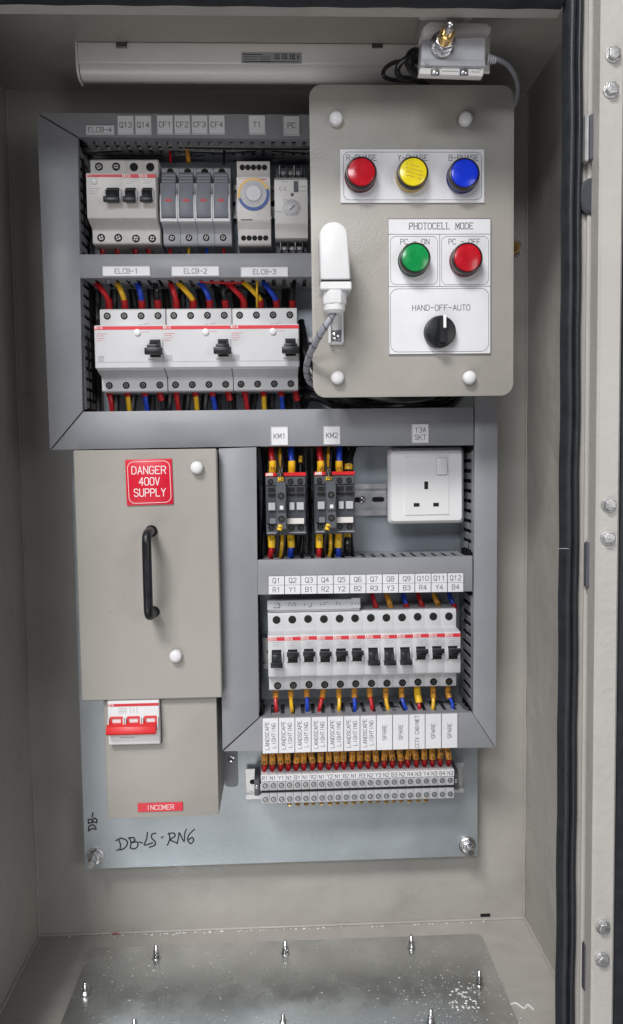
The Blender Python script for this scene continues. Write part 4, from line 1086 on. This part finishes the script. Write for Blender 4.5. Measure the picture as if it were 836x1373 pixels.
# ================================================================== SOCKET
def gridface(xs, zs, holes, d, depth, mb=None):
    "flat face on plane d with recessed rectangular pockets"
    mb = mb or MB(); nx, nz = len(xs)-1, len(zs)-1
    for i in range(nx):
        for j in range(nz):
            a, b_, c_, e_ = xs[i], xs[i+1], zs[j], zs[j+1]
            if (i, j) in holes:
                k = d-depth
                mb.add([(a, k, c_), (b_, k, c_), (b_, k, e_), (a, k, e_)], [(0, 1, 2, 3)])
                for (p, q) in (((a, c_), (b_, c_)), ((b_, c_), (b_, e_)), ((b_, e_), (a, e_)), ((a, e_), (a, c_))):
                    mb.add([(p[0], d, p[1]), (q[0], d, q[1]), (q[0], k, q[1]), (p[0], k, p[1])], [(0, 1, 2, 3)])
            else: mb.add([(a, d, c_), (b_, d, c_), (b_, d, e_), (a, d, e_)], [(0, 1, 2, 3)])
    return mb
SD = 46
x0, x1, z0, z1 = RC(520.5, 600.5, 622, 701.5, SD-4)
t = thing('power_socket', 'white square three-pin 13A switched socket beside the contactors', 'socket', ((x0+x1)/2, 2, z0))
part('back_box', MB().box(x0+5, x1-5, .2, SD-9, z0+5, z1-5, 1), 'white', t)
lo = [(a, b_) for a, b_ in rrect(x0, x1, z0, z1, 4, 6)]; li = rrect(x0+3.2, x1-3.2, z0+3.2, z1-3.2, 3, 6)
n = len(lo); mb = MB()
mb.add([(x, SD-9, z) for x, z in lo]+[(x, SD-4, z) for x, z in lo]+[(x, SD, z) for x, z in li], [tuple(range(n))]+[(i, (i+1) % n, n+(i+1) % n, n+i) for i in range(n)]+[(n+i, n+(i+1) % n, 2*n+(i+1) % n, 2*n+i) for i in range(n)])
mb.add([(x, SD, z) for x, z in li], [tuple(range(n))])
part('faceplate', mb, 'white', t, sharp=50)
# central moulding with real pin pockets
ax0, ax1, az0, az1 = RC(543, 612, 602, 690, SD+1)
hx = [RC(569.2, 645.5, 574.6, 656, SD+1), RC(555, 674.3, 563, 679.5, SD+1), RC(581.2, 674.3, 589, 679.5, SD+1)]
xs = sorted([ax0, ax1]+[v for h_ in hx for v in h_[:2]]); zs = sorted([az0, az1, (hx[1][2]+hx[2][2])/2, (hx[1][3]+hx[2][3])/2, hx[0][2], hx[0][3]])
holes = set()
for h_ in hx:
    for i in range(len(xs)-1):
        for j in range(len(zs)-1):
            mx_, mz_ = (xs[i]+xs[i+1])/2, (zs[j]+zs[j+1])/2
            if h_[0] < mx_ < h_[1] and h_[2] < mz_ < h_[3]: holes.add((i, j))
mb = gridface(xs, zs, holes, SD+1.0, .9)
for (p, q) in (((ax0, az0), (ax1, az0)), ((ax1, az0), (ax1, az1)), ((ax1, az1), (ax0, az1)), ((ax0, az1), (ax0, az0))):
    mb.add([(p[0], SD+1, p[1]), (q[0], SD+1, q[1]), (q[0], SD-.5, q[1]), (p[0], SD-.5, p[1])], [(0, 1, 2, 3)])
part('pin_plate', mb, 'white', t)
for h_ in hx: part('pin_hole', MB().box(h_[0]+.1, h_[1]-.1, SD+.12, SD+.3, h_[2]+.1, h_[3]-.1), 'hole', t)
a, b_, c_, e_ = RC(586.5, 614, 600, 636.5, SD+2.5)
part('switch_frame', MB().ringslab(rrect(a-.9, b_+.9, c_-.9, e_+.9, 2.2), rrect(a-.3, b_+.3, c_-.3, e_+.3, 1.7), SD+.9, SD+1.15), 'lgrey', t)
part('rocker_switch', MB().prism([(SD+1, c_), (SD+3.4, c_+.4), (SD+2.2, (c_+e_)/2), (SD+1.6, e_-.4), (SD+1, e_)], a, b_), 'white', t, bevel=.4)

# ================================================================== BEIGE COVERS
def dome_knob(px_, py_, d, par, r=6.4):
    x, z = W(px_, py_, d+6)
    pr = [(r*.80, 0), (r, .8), (r, 5.0)]+[(r*math.cos(a*PI/12), 5+3.6*math.sin(a*PI/12)) for a in range(1, 6)]
    return part('cap_nut', MB().lathe(pr, x, z, 12, ph=.2, d0=d), 'white', par, sharp=28)
CD = 80
lx = (W(98, 620, CD)[0]+W(109.8, 930, CD)[0])/2; rx = (W(293, 620, CD)[0]+W(296, 930, CD)[0])/2
tz_ = W(195, 602, CD)[1]; bz = W(200, 938, CD)[1]
t = thing('danger_cover', 'large beige metal cover with red DANGER 400V SUPPLY plate and black handle', 'cover', ((lx+rx)/2, 0, bz))
part('sheet', MB().box(lx, rx, CD-3.2, CD, bz, tz_-.5, 1.1), 'cover', t)
part('side_flange', MB().box(lx+.2, lx+1.6, 4, CD-3.3, bz+1, tz_-2), 'cover', t)
part('side_flange', MB().box(rx-1.6, rx-.2, 4, CD-3.3, bz+1, tz_-2), 'cover', t)
part('bottom_flange', MB().box(lx+1.7, rx-1.7, CD-9, CD-3.3, bz+.2, bz+1.6), 'cover', t)
dome_knob(264, 627, CD, t); dome_knob(235.5, 880.5, CD, t)
# red danger plate (stuck slightly askew)
c4 = [W(168, 616.5, CD+1.5), W(230.5, 615, CD+1.5), W(233, 676, CD+1.5), W(170.5, 678, CD+1.5)]
dp = part('danger_plate', MB().slab(c4, CD+.1, CD+1.5), 'red_label', t, label='red plate lettered DANGER 400V SUPPLY in white', bevel=.25)
cx = sum(p[0] for p in c4)/4; cz = sum(p[1] for p in c4)/4
tx = MB(); rot = -.022
wd = c4[1][0]-c4[0][0]; hg = c4[0][1]-c4[3][1]
bl = rrect(-wd/2+2.2, wd/2-2.2, -hg/2+2.2, hg/2-2.2, 6, 5)
tx.line([(cx+x*math.cos(-rot)-z*math.sin(-rot), cz+x*math.sin(-rot)+z*math.cos(-rot)) for x, z in bl], .45, CD+1.6, True)
for k, (s_, wd_) in enumerate((('DANGER', 33.5), ('400V', 20), ('SUPPLY', 31))):
    tx.text(s_, cx+(k-1)*.25, cz+12-k*11.2, 7.4, CD+1.65, th=.8, width=wd_)
part('lettering', tx, 'white_ink', dp)
# handle
hx_, hz0 = W(197, 714, 108); _, hz1 = W(200, 829, 108); hx_ = (hx_+W(200, 829, 108)[0])/2
part('handle', MB().tube([(hx_, CD+.2, hz0-1), (hx_, CD+14, hz0-1), (hx_, CD+24, hz0-2), (hx_, CD+29, hz0-7), (hx_, CD+30, hz0-18), (hx_, CD+30, hz1+18), (hx_, CD+29, hz1+7), (hx_, CD+24, hz1+2), (hx_, CD+14, hz1+1), (hx_, CD+.2, hz1+1)], 4.6, 16, 5), 'black', t)
for z in (hz0-1, hz1+1): part('handle_foot', MB().lathe([(6, 0), (6, 2), (5, 3)], hx_, z, 20, d0=CD+.1), 'black', t)

ID = 73
lx2 = (W(139, 945, ID)[0]+W(144, 1090, ID)[0])/2; rx2 = W(292, 1010, ID)[0]; bz2 = W(218, 1095.5, ID)[1]; tz2 = bz-.6
t = thing('incomer_cover', 'smaller beige box cover under the danger cover with red INCOMER label', 'cover', ((lx2+rx2)/2, 0, bz2))
tz2 = bz+3
# front sheet with a notch for the isolator
nx0, nx1, nz0, nz1 = RC(146.5, 930, 216.5, 996.5, ID)
part('sheet', MB().slab([(lx2, bz2), (rx2, bz2), (rx2, tz2), (nx1, tz2), (nx1, nz0), (nx0, nz0), (nx0, tz2), (lx2, tz2)], ID-3, ID), 'cover', t, bevel=1.0)
part('side_flange', MB().box(lx2+.2, lx2+1.6, .3, ID-3.1, bz2+.4, tz2), 'cover', t)
part('side_flange', MB().box(rx2-1.6, rx2-.2, .3, ID-3.1, bz2+.4, tz2), 'cover', t)
part('bottom_flange', MB().box(lx2+1.7, rx2-1.7, .3, ID-3.1, bz2+.2, bz2+1.6), 'cover', t)
x0, x1, z0, z1 = RC(185, 1076.5, 245.5, 1088, ID+1)
p = part('incomer_plate', MB().box(x0, x1, ID+.1, ID+1.2, z0, z1, .25), 'red_label', t, label='narrow red plate lettered INCOMER in white')
part('lettering', MB().text('INCOMER', (x0+x1)/2, (z0+z1)/2, 4.8, ID+1.3, th=.5, width=28), 'white_ink', p)
# three-pole isolator
t = thing('isolator_switch', 'white three-pole main isolator with a joined red toggle bar, set in the incomer cover', 'isolator', ((nx0+nx1)/2, 8, nz0))
S_ = 50.6/(nx1-nx0)
part('body', MB().prism([(8, nz0-18), (50, nz0-18), (52, nz0+.5), (ID+7, nz0+1.2), (ID+8, nz0+2.5), (ID+8, bz-.7), (ID-6, bz-.7), (ID-6, nz1+6), (8, nz1+20)], nx0+.8, nx1-.8), 'white', t, bevel=.5)
rz0 = W(180, 946.8, ID+8)[1]; rz1 = W(180, 943.2, ID+8)[1]
part('red_stripe', MB().box(nx0+1, nx1-1, ID+7.6, ID+8.3, rz0, rz1), 'red_ink', t)
b_ = part('brand_patch', MB().box(nx0+1.5, nx0+7, ID+8.32, ID+8.42, rz0+.1, rz1-.1), 'white_ink', t)
part('lettering', MB().text('ABB', nx0+4.2, (rz0+rz1)/2, 1.6, ID+8.46, th=.4, width=4.4), 'red_ink', b_)
pw = (nx1-nx0-1.6)/3
for k in range(3):
    xc = nx0+.8+pw*(k+.5)
    wz0 = W(180, 972, ID+8)[1]; wz1 = W(180, 961, ID+8)[1]
    part('toggle_window', MB().ringslab(rrect(xc-6.4, xc+6.4, wz0-.4, wz1+.6, .8), rrect(xc-4.6, xc+4.6, wz0+.6, wz1-1.3, .5), ID+8.05, ID+9.2), 'toggle_red', t)
    part('toggle_guard', MB().box(xc-8.3, xc-7.0, ID+8, ID+12, wz0-4, wz1-.4, .3), 'white', t)
    part('toggle_guard', MB().box(xc+7.0, xc+8.2, ID+8, ID+12, wz0-4, wz1-.4, .3), 'white', t)
tz0 = W(180, 985, ID+16)[1]; tz1 = W(180, 974.5, ID+16)[1]
part('toggle_bar', MB().prism([(ID+8, tz0+1), (ID+17, tz0), (ID+18.5, tz0+2), (ID+16, tz1), (ID+10, tz1+2), (ID+8, tz1+2)], nx0+.4, nx1-3), 'toggle_red', t, bevel=.7)
p = MB(); zz = W(180, 952, ID+8)[1]
for k in range(4): p.line([(nx0+12, zz+2-k*1.6), (nx0+20, zz+2-k*1.6)], .4, ID+8.12)
for k in range(3): p.line([(nx0+23+k*3.4, zz+2.6), (nx0+24+k*3.4, zz-3)], .35, ID+8.12)
zz = W(180, 988.5, ID+8)[1]; p.line([(nx0+12, zz), (nx0+27, zz)], .6, ID+8.12)
part('small_print', p, 'grey_ink', t)

# ================================================================== CONTROL PANEL
PD = 125
a_, b2 = (W(414.5, 130, PD)[0]+W(420.5, 520, PD)[0])/2, (W(689, 130, PD)[0]+W(689.5, 515, PD)[0])/2
pz_t = W(550, 113.5, PD)[1]; pz_b = (W(440, 534.5, PD)[1]+W(670, 529, PD)[1])/2
t = thing('control_panel', 'raised beige plate with rounded corners carrying the indicator lamps and mode switch', 'control panel', ((a_+b2)/2, 66, pz_b))
part('sheet', MB().slab(rrect(a_, b2, pz_b, pz_t, 12, 8), PD-2, PD), 'cover', t, bevel=.4)
for px_, py_ in ((451, 158), (625.5, 158), (453, 506), (630.5, 506)):
    k = dome_knob(px_, py_, PD, t)
    x, z = W(px_, py_, PD+6)
    part('standoff', MB().lathe([(3, -122), (3, -2.1)], x, z, 12, d0=PD), 'steel', t)
x, z = W(690, 331, 104)
part('edge_nut', MB().lathe([(6.5, 0), (6.5, 4), (5.5, 5)], x, z, 6, ph=.4, d0=100), 'brass', t, bevel=.3)
part('edge_washer', MB().lathe([(9.5, 0), (9.5, 1)], x, z, 24, d0=98.8), 'steel', t)
part('nut_bracket', MB().box(x-20, x+3, 96, 98.6, z-9, z+9, .5), 'steel', t)
part('wiring_bundle', MB().tube([(a_+34, 72, pz_b+26), (a_+60, 84, pz_b+6), (a_+110, 84, pz_b+3), (a_+156, 74, pz_b+22)], 5, 10), 'w_black', t)
# phase nameplate
x0, x1, z0, z1 = RC(456.5, 200, 650, 272, PD+1.5)
p = part('nameplate', MB().box(x0, x1, PD+.1, PD+1.6, z0, z1, .3), 'label', t, label='white plate lettered R-PHASE, Y-PHASE and B-PHASE')
tx = MB(); q0 = RC(461, 204, 646, 268, PD+1.6)
tx.line(rrect(*q0, 5, 5), .35, PD+1.7, True)
for s_, px_ in (('R-PHASE', 485), ('Y-PHASE', 553.5), ('B-PHASE', 622)):
    x, z = W(px_, 211.5, PD+1.7); tx.text(s_, x, z, 5.0, PD+1.7, th=.5, width=27.5)
part('lettering', tx, 'ink', p)
# photocell mode nameplate
x0, x1, z0, z1 = RC(521, 293, 658.5, 475, PD+1.5)
p = part('nameplate', MB().box(x0, x1, PD+.1, PD+1.6, z0, z1, .3), 'label', t, label='white plate lettered PHOTOCELL MODE and HAND-OFF-AUTO')
tx = MB(); E = PD+1.7
zA = W(590, 314, E)[1]; zB = W(590, 384, E)[1]; xM = W(590, 350, E)[0]
tx.line([(x0, zA), (x1, zA)], .4, E); tx.line([(x0, zB), (x1, zB)], .4, E); tx.line([(xM, zA), (xM, zB)], .4, E)
tx.line([(x0+.3, z0+.3), (x1-.3, z0+.3), (x1-.3, z1-.3), (x0+.3, z1-.3)], .4, E, True)
tx.line(rrect(*RC(524, 317, 587, 381.5, E), 5, 5), .32, E, True); tx.line(rrect(*RC(592.5, 317, 655.5, 381.5, E), 5, 5), .32, E, True)
tx.line(rrect(*RC(524, 387, 655.5, 471.5, E), 7, 5), .35, E, True)
x, z = W(592, 303, E); tx.text('PHOTOCELL MODE', x, z, 5.6, E, th=.62, width=60, serif=True)
x, z = W(556.5, 324, E); tx.text('PC - ON', x, z, 4.8, E, th=.5, width=27)
x, z = W(623, 324, E); tx.text('PC - OFF', x, z, 4.8, E, th=.5, width=29.5)
x, z = W(592, 412.5, E); tx.text('HAND-OFF-AUTO', x, z, 5.0, E, th=.52, width=54.5)
part('lettering', tx, 'ink', p)
# lamps
def lamp(px_, py_, colr, label):
    x, z = W(px_, py_, PD+14)
    t = thing('indicator_lamp', label, 'indicator lamp', (x, PD+1.6, z), 'round indicator lamps on the control panel')
    part('housing', MB().lathe([(14.7, 1.65), (14.7, 3.6), (14.2, 4.0), (14.1, 8)], x, z, 40, d0=PD), 'body_'+colr, t)
    part('bezel', MB().lathe([(14.1, 8), (14.4, 8.4), (14.4, 12.6), (13.9, 13.6), (12.9, 13.8), (12.7, 12.6)], x, z, 44, d0=PD), 'bezel', t)
    part('lens', MB().lathe([(12.8, 11), (12.7, 13.4), (12.1, 14.4), (9.4, 14.9), (4, 15.2), (.3, 15.25)], x, z, 40, d0=PD), 'lens_'+colr, t)
    return t, x, z
lamp(485, 230.5, 'red', 'round red lamp on the upper nameplate, the R-PHASE indicator')
tl, x, z = lamp(554.5, 230.5, 'yellow', 'round yellow lamp in the middle of the upper nameplate')
mk = MB()
for k in range(4):
    zz = z+5.5-k*3.4; a = .28
    for j in range(7):
        if random.random() < .8:
            xx = x-6.5+j*2.1
            mk.line([(xx, zz+(j-3)*-.55), (xx+random.uniform(.8, 1.6), zz+(j-3)*-.55-.3)], .5, PD+15.45)
part('lens_print', mk, 'body_yellow', tl)
lamp(623.5, 232, 'blue', 'round blue lamp at the right end of the upper nameplate')
lamp(557.5, 345.5, 'green', 'round green lamp under the lettering PC - ON')
lamp(627.5, 345.5, 'red', 'round red lamp under the lettering PC - OFF on the lower nameplate')
x, z = W(592, 443.5, PD+12)
t = thing('selector_switch', 'black rotary selector knob with white pointer below HAND-OFF-AUTO', 'selector switch', (x, PD+1.6, z))
part('skirt', MB().lathe([(14.8, 1.65), (14.8, 8), (14.2, 9.5), (12.5, 10)], x, z, 44, d0=PD), 'black', t)
part('grip', MB().box(x-4.6, x+4.6, PD+9, PD+18, z-13.4, z+13.4, 2.2), 'black', t)
part('pointer', MB().box(x+.7, x+3.6, PD+16.4, PD+18.5, z+1.5, z+13.4, .6), 'white_ink', t)

# photocell sensor on its bracket
QD = PD+46
t = thing('photocell_sensor', 'white capsule photocell with cable gland hanging on the left of the control panel', 'photocell', (W(450, 440, PD)[0], PD, W(450, 440, PD)[1]))
cap = [W(430.3, 375.3, QD), W(471, 374.5, QD)]
L_, R2 = cap[0][0], cap[1][0]; zb_ = cap[0][1]; ztp = W(447, 296.5, QD)[1]
w2 = (R2-L_)/2; cxx = (L_+R2)/2-1.0; rr2 = w2*.95
loop = [(L_, zb_), (R2, zb_)]
for i in range(13):
    a = PI*i/12; loop.append((cxx+rr2*math.cos(a)-.3, ztp-rr2+rr2*math.sin(a)))
part('capsule', MB().slab(loop, PD+14, QD), 'white', t, bevel=2.2, sharp=50)
part('dark_seal', MB().box(L_+.6, R2-.6, PD+15, QD-.6, zb_-1.3, zb_+.2), 'hole', t)
part('base_flange', MB().box(L_-.3, R2+.6, PD+13, QD+.4, zb_-8.5, zb_-1.4, 1.0), 'white', t)
x = W(450, 400, QD)[0]
zz = zb_-8.5
part('cable_gland', MB().lathe([(10.2, -12), (11.2, -11), (11.2, -1), (11.2, 0)], x-.3, zz, 8, 'z', ph=.3, d0=QD-10), 'white', t, bevel=.5)
part('gland_dome', MB().lathe([(7.0, -19), (9.4, -16.5), (9.8, -13), (9.8, -11)], x-.3, zz, 24, 'z', d0=QD-10), 'white', t)
bx0, bx1, bz0, bz1 = RC(440.5, 392, 461, 461.5, PD+5)
part('bracket', MB().box(bx0, bx1, PD+.2, PD+4, bz0, bz1+40, 1.5), 'white', t)
part('bracket_rib', MB().box(bx0+.3, bx0+2.2, PD+4, PD+8, bz0+1, bz1+30, .4), 'white', t)
part('bracket_rib', MB().box(bx1-2.2, bx1-.3, PD+4, PD+8, bz0+1, bz1+30, .4), 'white', t)
part('bracket_arm', MB().box(bx0+2.4, bx1-2.4, PD+3, PD+16, bz1+4, bz1+38, 1), 'white', t)
sx_, sz_ = W(450.5, 450, PD+6)
part('square_washer', MB().box(sx_-5.2, sx_+5.2, PD+4.1, PD+5.4, sz_-5.2, sz_+5.2, .5), 'steel', t)
screw(sx_, sz_, PD+5.45, 3.6, t)
P = []
for a, b_, d in ((450, 406, QD-10), (446, 422, QD-10), (436, 438, QD-8), (424, 458, QD-20), (414, 480, QD-40), (411.5, 498, QD-58), (416, 512, QD-72), (430, 520, QD-90)):
    x, z = W(a, b_, d); P.append((x, d, z))
cd = thing('flexible_conduit', 'grey ribbed conduit with black spiral stripe curving from the photocell behind the panel', 'conduit', P[0])
part('sheath', MB().tube(P, 3.1, 14, 6), 'conduit', cd)
Q = dense(P, 10)
for i in range(8, len(Q)-6, 6):
    c = Q[i]; tg = (Q[i+1]-Q[i-1]).normalized(); a = tg.cross(Vector((0, 1, 0))).normalized(); b2_ = tg.cross(a)
    ring = [tuple(c+a*3.15*math.cos(u)+b2_*3.15*math.sin(u)+tg*(1.6*math.cos(u))) for u in [PI*k/8-PI*.0 for k in range(17)]]
    part('spiral_stripe', MB().tube(ring, .35, 5, 1), 'w_black', cd)

# ================================================================== TOP LAMP FIXTURE
fx0_, _ = W(106, 85, 70); fx1_ = W(566, 85, 70)[0]
FT = W(330, 61, 72)[1]; zb = W(330, 107.5, 64)[1]
t = thing('light_fixture', 'long pale cabinet lamp, unlit, under the cabinet top with a silver rating sticker', 'light fixture', ((fx0_+fx1_)/2, 50, ZT-26))
zf = W(330, 84, 72)[1]
part('housing', MB().prism([(52, ZT-.4), (71, ZT-.4), (72, ZT-1.4), (72, zf), (70, zf-1), (52, zf-1)], fx0_, fx1_), 'fixture', t, bevel=.5)
part('diffuser', MB().prism([(53, zf-1.1), (70.5, zf-1.1), (71, zf-3), (69.8, zb+6), (67, zb+2), (63, zb), (55, zb+.5), (53, zb+3)], fx0_+.8, fx1_-.8), 'diffuser', t, sharp=60)
part('end_cap', MB().prism([(51, ZT-.4), (72.6, ZT-.4), (72.6, zf-3), (70.8, zb+5), (67.4, zb+1), (63, zb-.8), (51, zb-.6)], fx0_-2.5, fx0_-.1), 'fixture', t, bevel=.5)
part('ceiling_strip', MB().box(fx0_-2, fx1_-10, 74, 178, ZT-1.6, ZT-.1), 'cover', t)  # thin beige strip on the cabinet top in front of the lamp
for px_ in (163, 506):
    a, b_, c_, e_ = RC(px_-7, 59, px_+7, 64, 73); part('clip', MB().box(a, b_, 71, 74, c_, ZT-.5, .4), 'screw', t)
a, b_, c_, e_ = RC(324, 69.5, 405, 84.5, 73)
s_ = part('rating_sticker', MB().box(a, b_, 72.05, 72.3, c_, e_), 'sticker', t)
tx = MB(); hh = e_-c_
for k in range(4): tx.line([(a+2, e_-2.2-k*2.2), (a+(16 if k else 20), e_-2.2-k*2.2)], .8 if k == 0 else .45, 72.36)
for k in range(3): tx.line([(a+18, e_-4.6-k*2), (a+28, e_-4.6-k*2)], .5, 72.36)
for k in range(3):
    u = a+33+k*7.5; tx.line([(u, e_-2), (u+4, e_-2), (u+4, c_+4.4), (u, c_+4.4)], .7, 72.36, True); tx.line([(u+1.2, e_-3.6), (u+2.8, c_+5.4)], .7, 72.36)
for ox in (0, 4.6):
    tx.line([(b_-7+ox+1.9*math.cos(q*PI/8), (c_+e_)/2+1+2.2*math.sin(q*PI/8)) for q in range(4, 13)], .7, 72.36)
tx.line([(b_-4, (c_+e_)/2+1), (b_-2.2, (c_+e_)/2+1)], .6, 72.36); tx.line([(a+3, c_+1.6), (b_-3, c_+1.6)], .55, 72.36)
part('sticker_print', tx, 'ink', s_)

# ================================================================== DOOR LIMIT SWITCH
LD = 178
def PP(lst, d): return [W(a, b_, d) for a, b_ in lst]
t = thing('door_limit_switch', 'grey door limit switch with brass plunger on a pale bracket beside the cabinet lamp', 'limit switch', (W(606, 70, LD)[0], LD, W(606, 100, LD)[1]))
part('bracket', MB().slab(PP([(561, 60), (566, 40), (574, 33), (650, 35), (658, 40), (657, 98), (566, 92)], LD-16), LD-18.5, LD-16), 'fixture', t, bevel=.6)
part('bracket_arm', MB().slab(PP([(566, 41), (574, 34), (650, 36), (657, 41), (656, 48), (567, 50)], LD-8), LD-17, LD-2), 'fixture', t, bevel=1.2)
zbk = W(606, 36, LD-16)[1]
part('bracket_foot', MB().box(W(575, 40, LD-16)[0], W(650, 40, LD-16)[0], LD-60, LD-16, ZT-4, ZT-.2, .5), 'fixture', t)
part('bracket_web', MB().box(W(600, 40, LD-16)[0], W(625, 40, LD-16)[0], LD-24, LD-18.6, zbk-6, ZT-4.2, .5), 'fixture', t)
part('body', MB().slab(PP([(566, 52), (652, 49), (650.5, 89), (564.5, 87)], LD+12), LD-4, LD+12), 'lgrey', t, bevel=1.4)
part('body_edge', MB().slab(PP([(564.5, 79.5), (651, 81), (650.6, 89), (564, 87.5)], LD+13.2), LD+11, LD+13.2), 'lgrey', t, bevel=.5)
lower = part('lower_housing', MB().slab(PP([(564, 88), (650, 89.5), (648, 102), (562, 99)], LD+10), LD+2, LD+10), 'fixture', t, bevel=.8)
for px_ in (584, 622.5):
    x, z = W(px_, 97, LD+11)
    part('terminal_lug', MB().box(x-3.6, x+3.6, LD+10, LD+11.5, z-2.6, z+2.6, .5), 'steel', lower)
    part('terminal_screw', MB().lathe([(2.2, 0), (2.0, 1.2), (1.2, 1.5)], x, z, 12, d0=LD+11.5), 'steel', lower)
tx = MB()
for (a, b_, y) in ((570, 580, 92), (583, 591, 93), (616, 644, 93.5), (593, 613, 97), (632, 642, 98)):
    p0 = W(a, y, LD+8); p1 = W(b_, y+.4, LD+8); tx.line([p0, p1], .6, LD+10.15)
part('small_print', tx, 'grey_ink', lower)
for px_, py_ in ((572.5, 83), (644, 85.5)):
    x, z = W(px_, py_, LD+14); part('cover_screw', MB().lathe([(2.3, 0), (2, .8)], x, z, 14, d0=LD+13.2), 'lgrey', t)
x, z = W(596, 55, LD+20)
part('lock_nut', MB().lathe([(10.4, 0), (10.8, 1), (10.8, 4)], x, z, 28, d0=LD+12.1), 'steel', t)
part('hex_nut', MB().lathe([(8.6, 4), (8.8, 5), (8.8, 10), (8.0, 11)], x, z, 6, ph=.3, d0=LD+12.1), 'steel', t, bevel=.5)
part('brass_sleeve', MB().lathe([(6.2, 11), (6.2, 14), (5.7, 14.3), (6.2, 14.8), (6.2, 17), (5.7, 17.3), (6.2, 17.8), (6, 21), (4.8, 22)], x, z, 24, d0=LD+12.1), 'brass', t)
part('plunger', MB().lathe([(3.6, 22), (3.6, 30), (3.0, 32), (1.6, 33.2), (.2, 33.6)], x, z, 20, d0=LD+12.1), 'steel', t)
for k in range(4):
    xx, zz = W(653+k*3.2, 79+k*.4, LD)
    part('strain_relief_ring', MB().lathe([(4.6-k*.5, 0), (4.6-k*.5, 1.3)], xx, zz, 16, 'x', d0=LD), 'lgrey', t)
def cable(nm, label, pts, r, mt):
    P = []
    for a, b_, d in pts:
        x, z = W(a, b_, d); P.append((x, d, z))
    t = thing(nm, label, 'cable', P[0]); part('sheath', MB().tube(P, r, 10, 7), mt, t)
cable('grey_cable', 'grey cable arching from the limit switch down behind the control panel', ((656, 79, LD), (668, 80, LD), (682, 88, LD-6), (692, 104, LD-16), (695, 122, LD-32), (690, 142, LD-56), (676, 170, LD-80)), 2.1, 'w_grey')
cable('black_cable', 'black cable looping left of the limit switch over the end of the lamp', ((562, 84, LD-30), (545, 82, LD-26), (528, 84, LD-40), (516, 93, LD-50), (515, 102, LD-52), (526, 107, LD-56), (545, 108, LD-60), (566, 112, LD-76), (590, 140, LD-96)), 1.9, 'w_black')
cable('black_cable', 'black cable loop nearest the limit switch, inside the wider one', ((566, 78, LD-24), (552, 76, LD-20), (538, 84, LD-24), (533, 95, LD-30), (538, 104, LD-40), (552, 106, LD-50), (570, 112, LD-70), (585, 130, LD-90)), 2.6, 'w_black')
cable('black_cable', 'bunched black cable tucked against the left of the limit switch', ((564, 72, LD-24), (556, 70, LD-14), (549, 78, LD-14), (552, 92, LD-20), (562, 100, LD-30)), 4.0, 'w_black')

for o_ in bpy.data.objects:
    if 'org' in o_: del o_['org']
print('objects', len(bpy.data.objects))
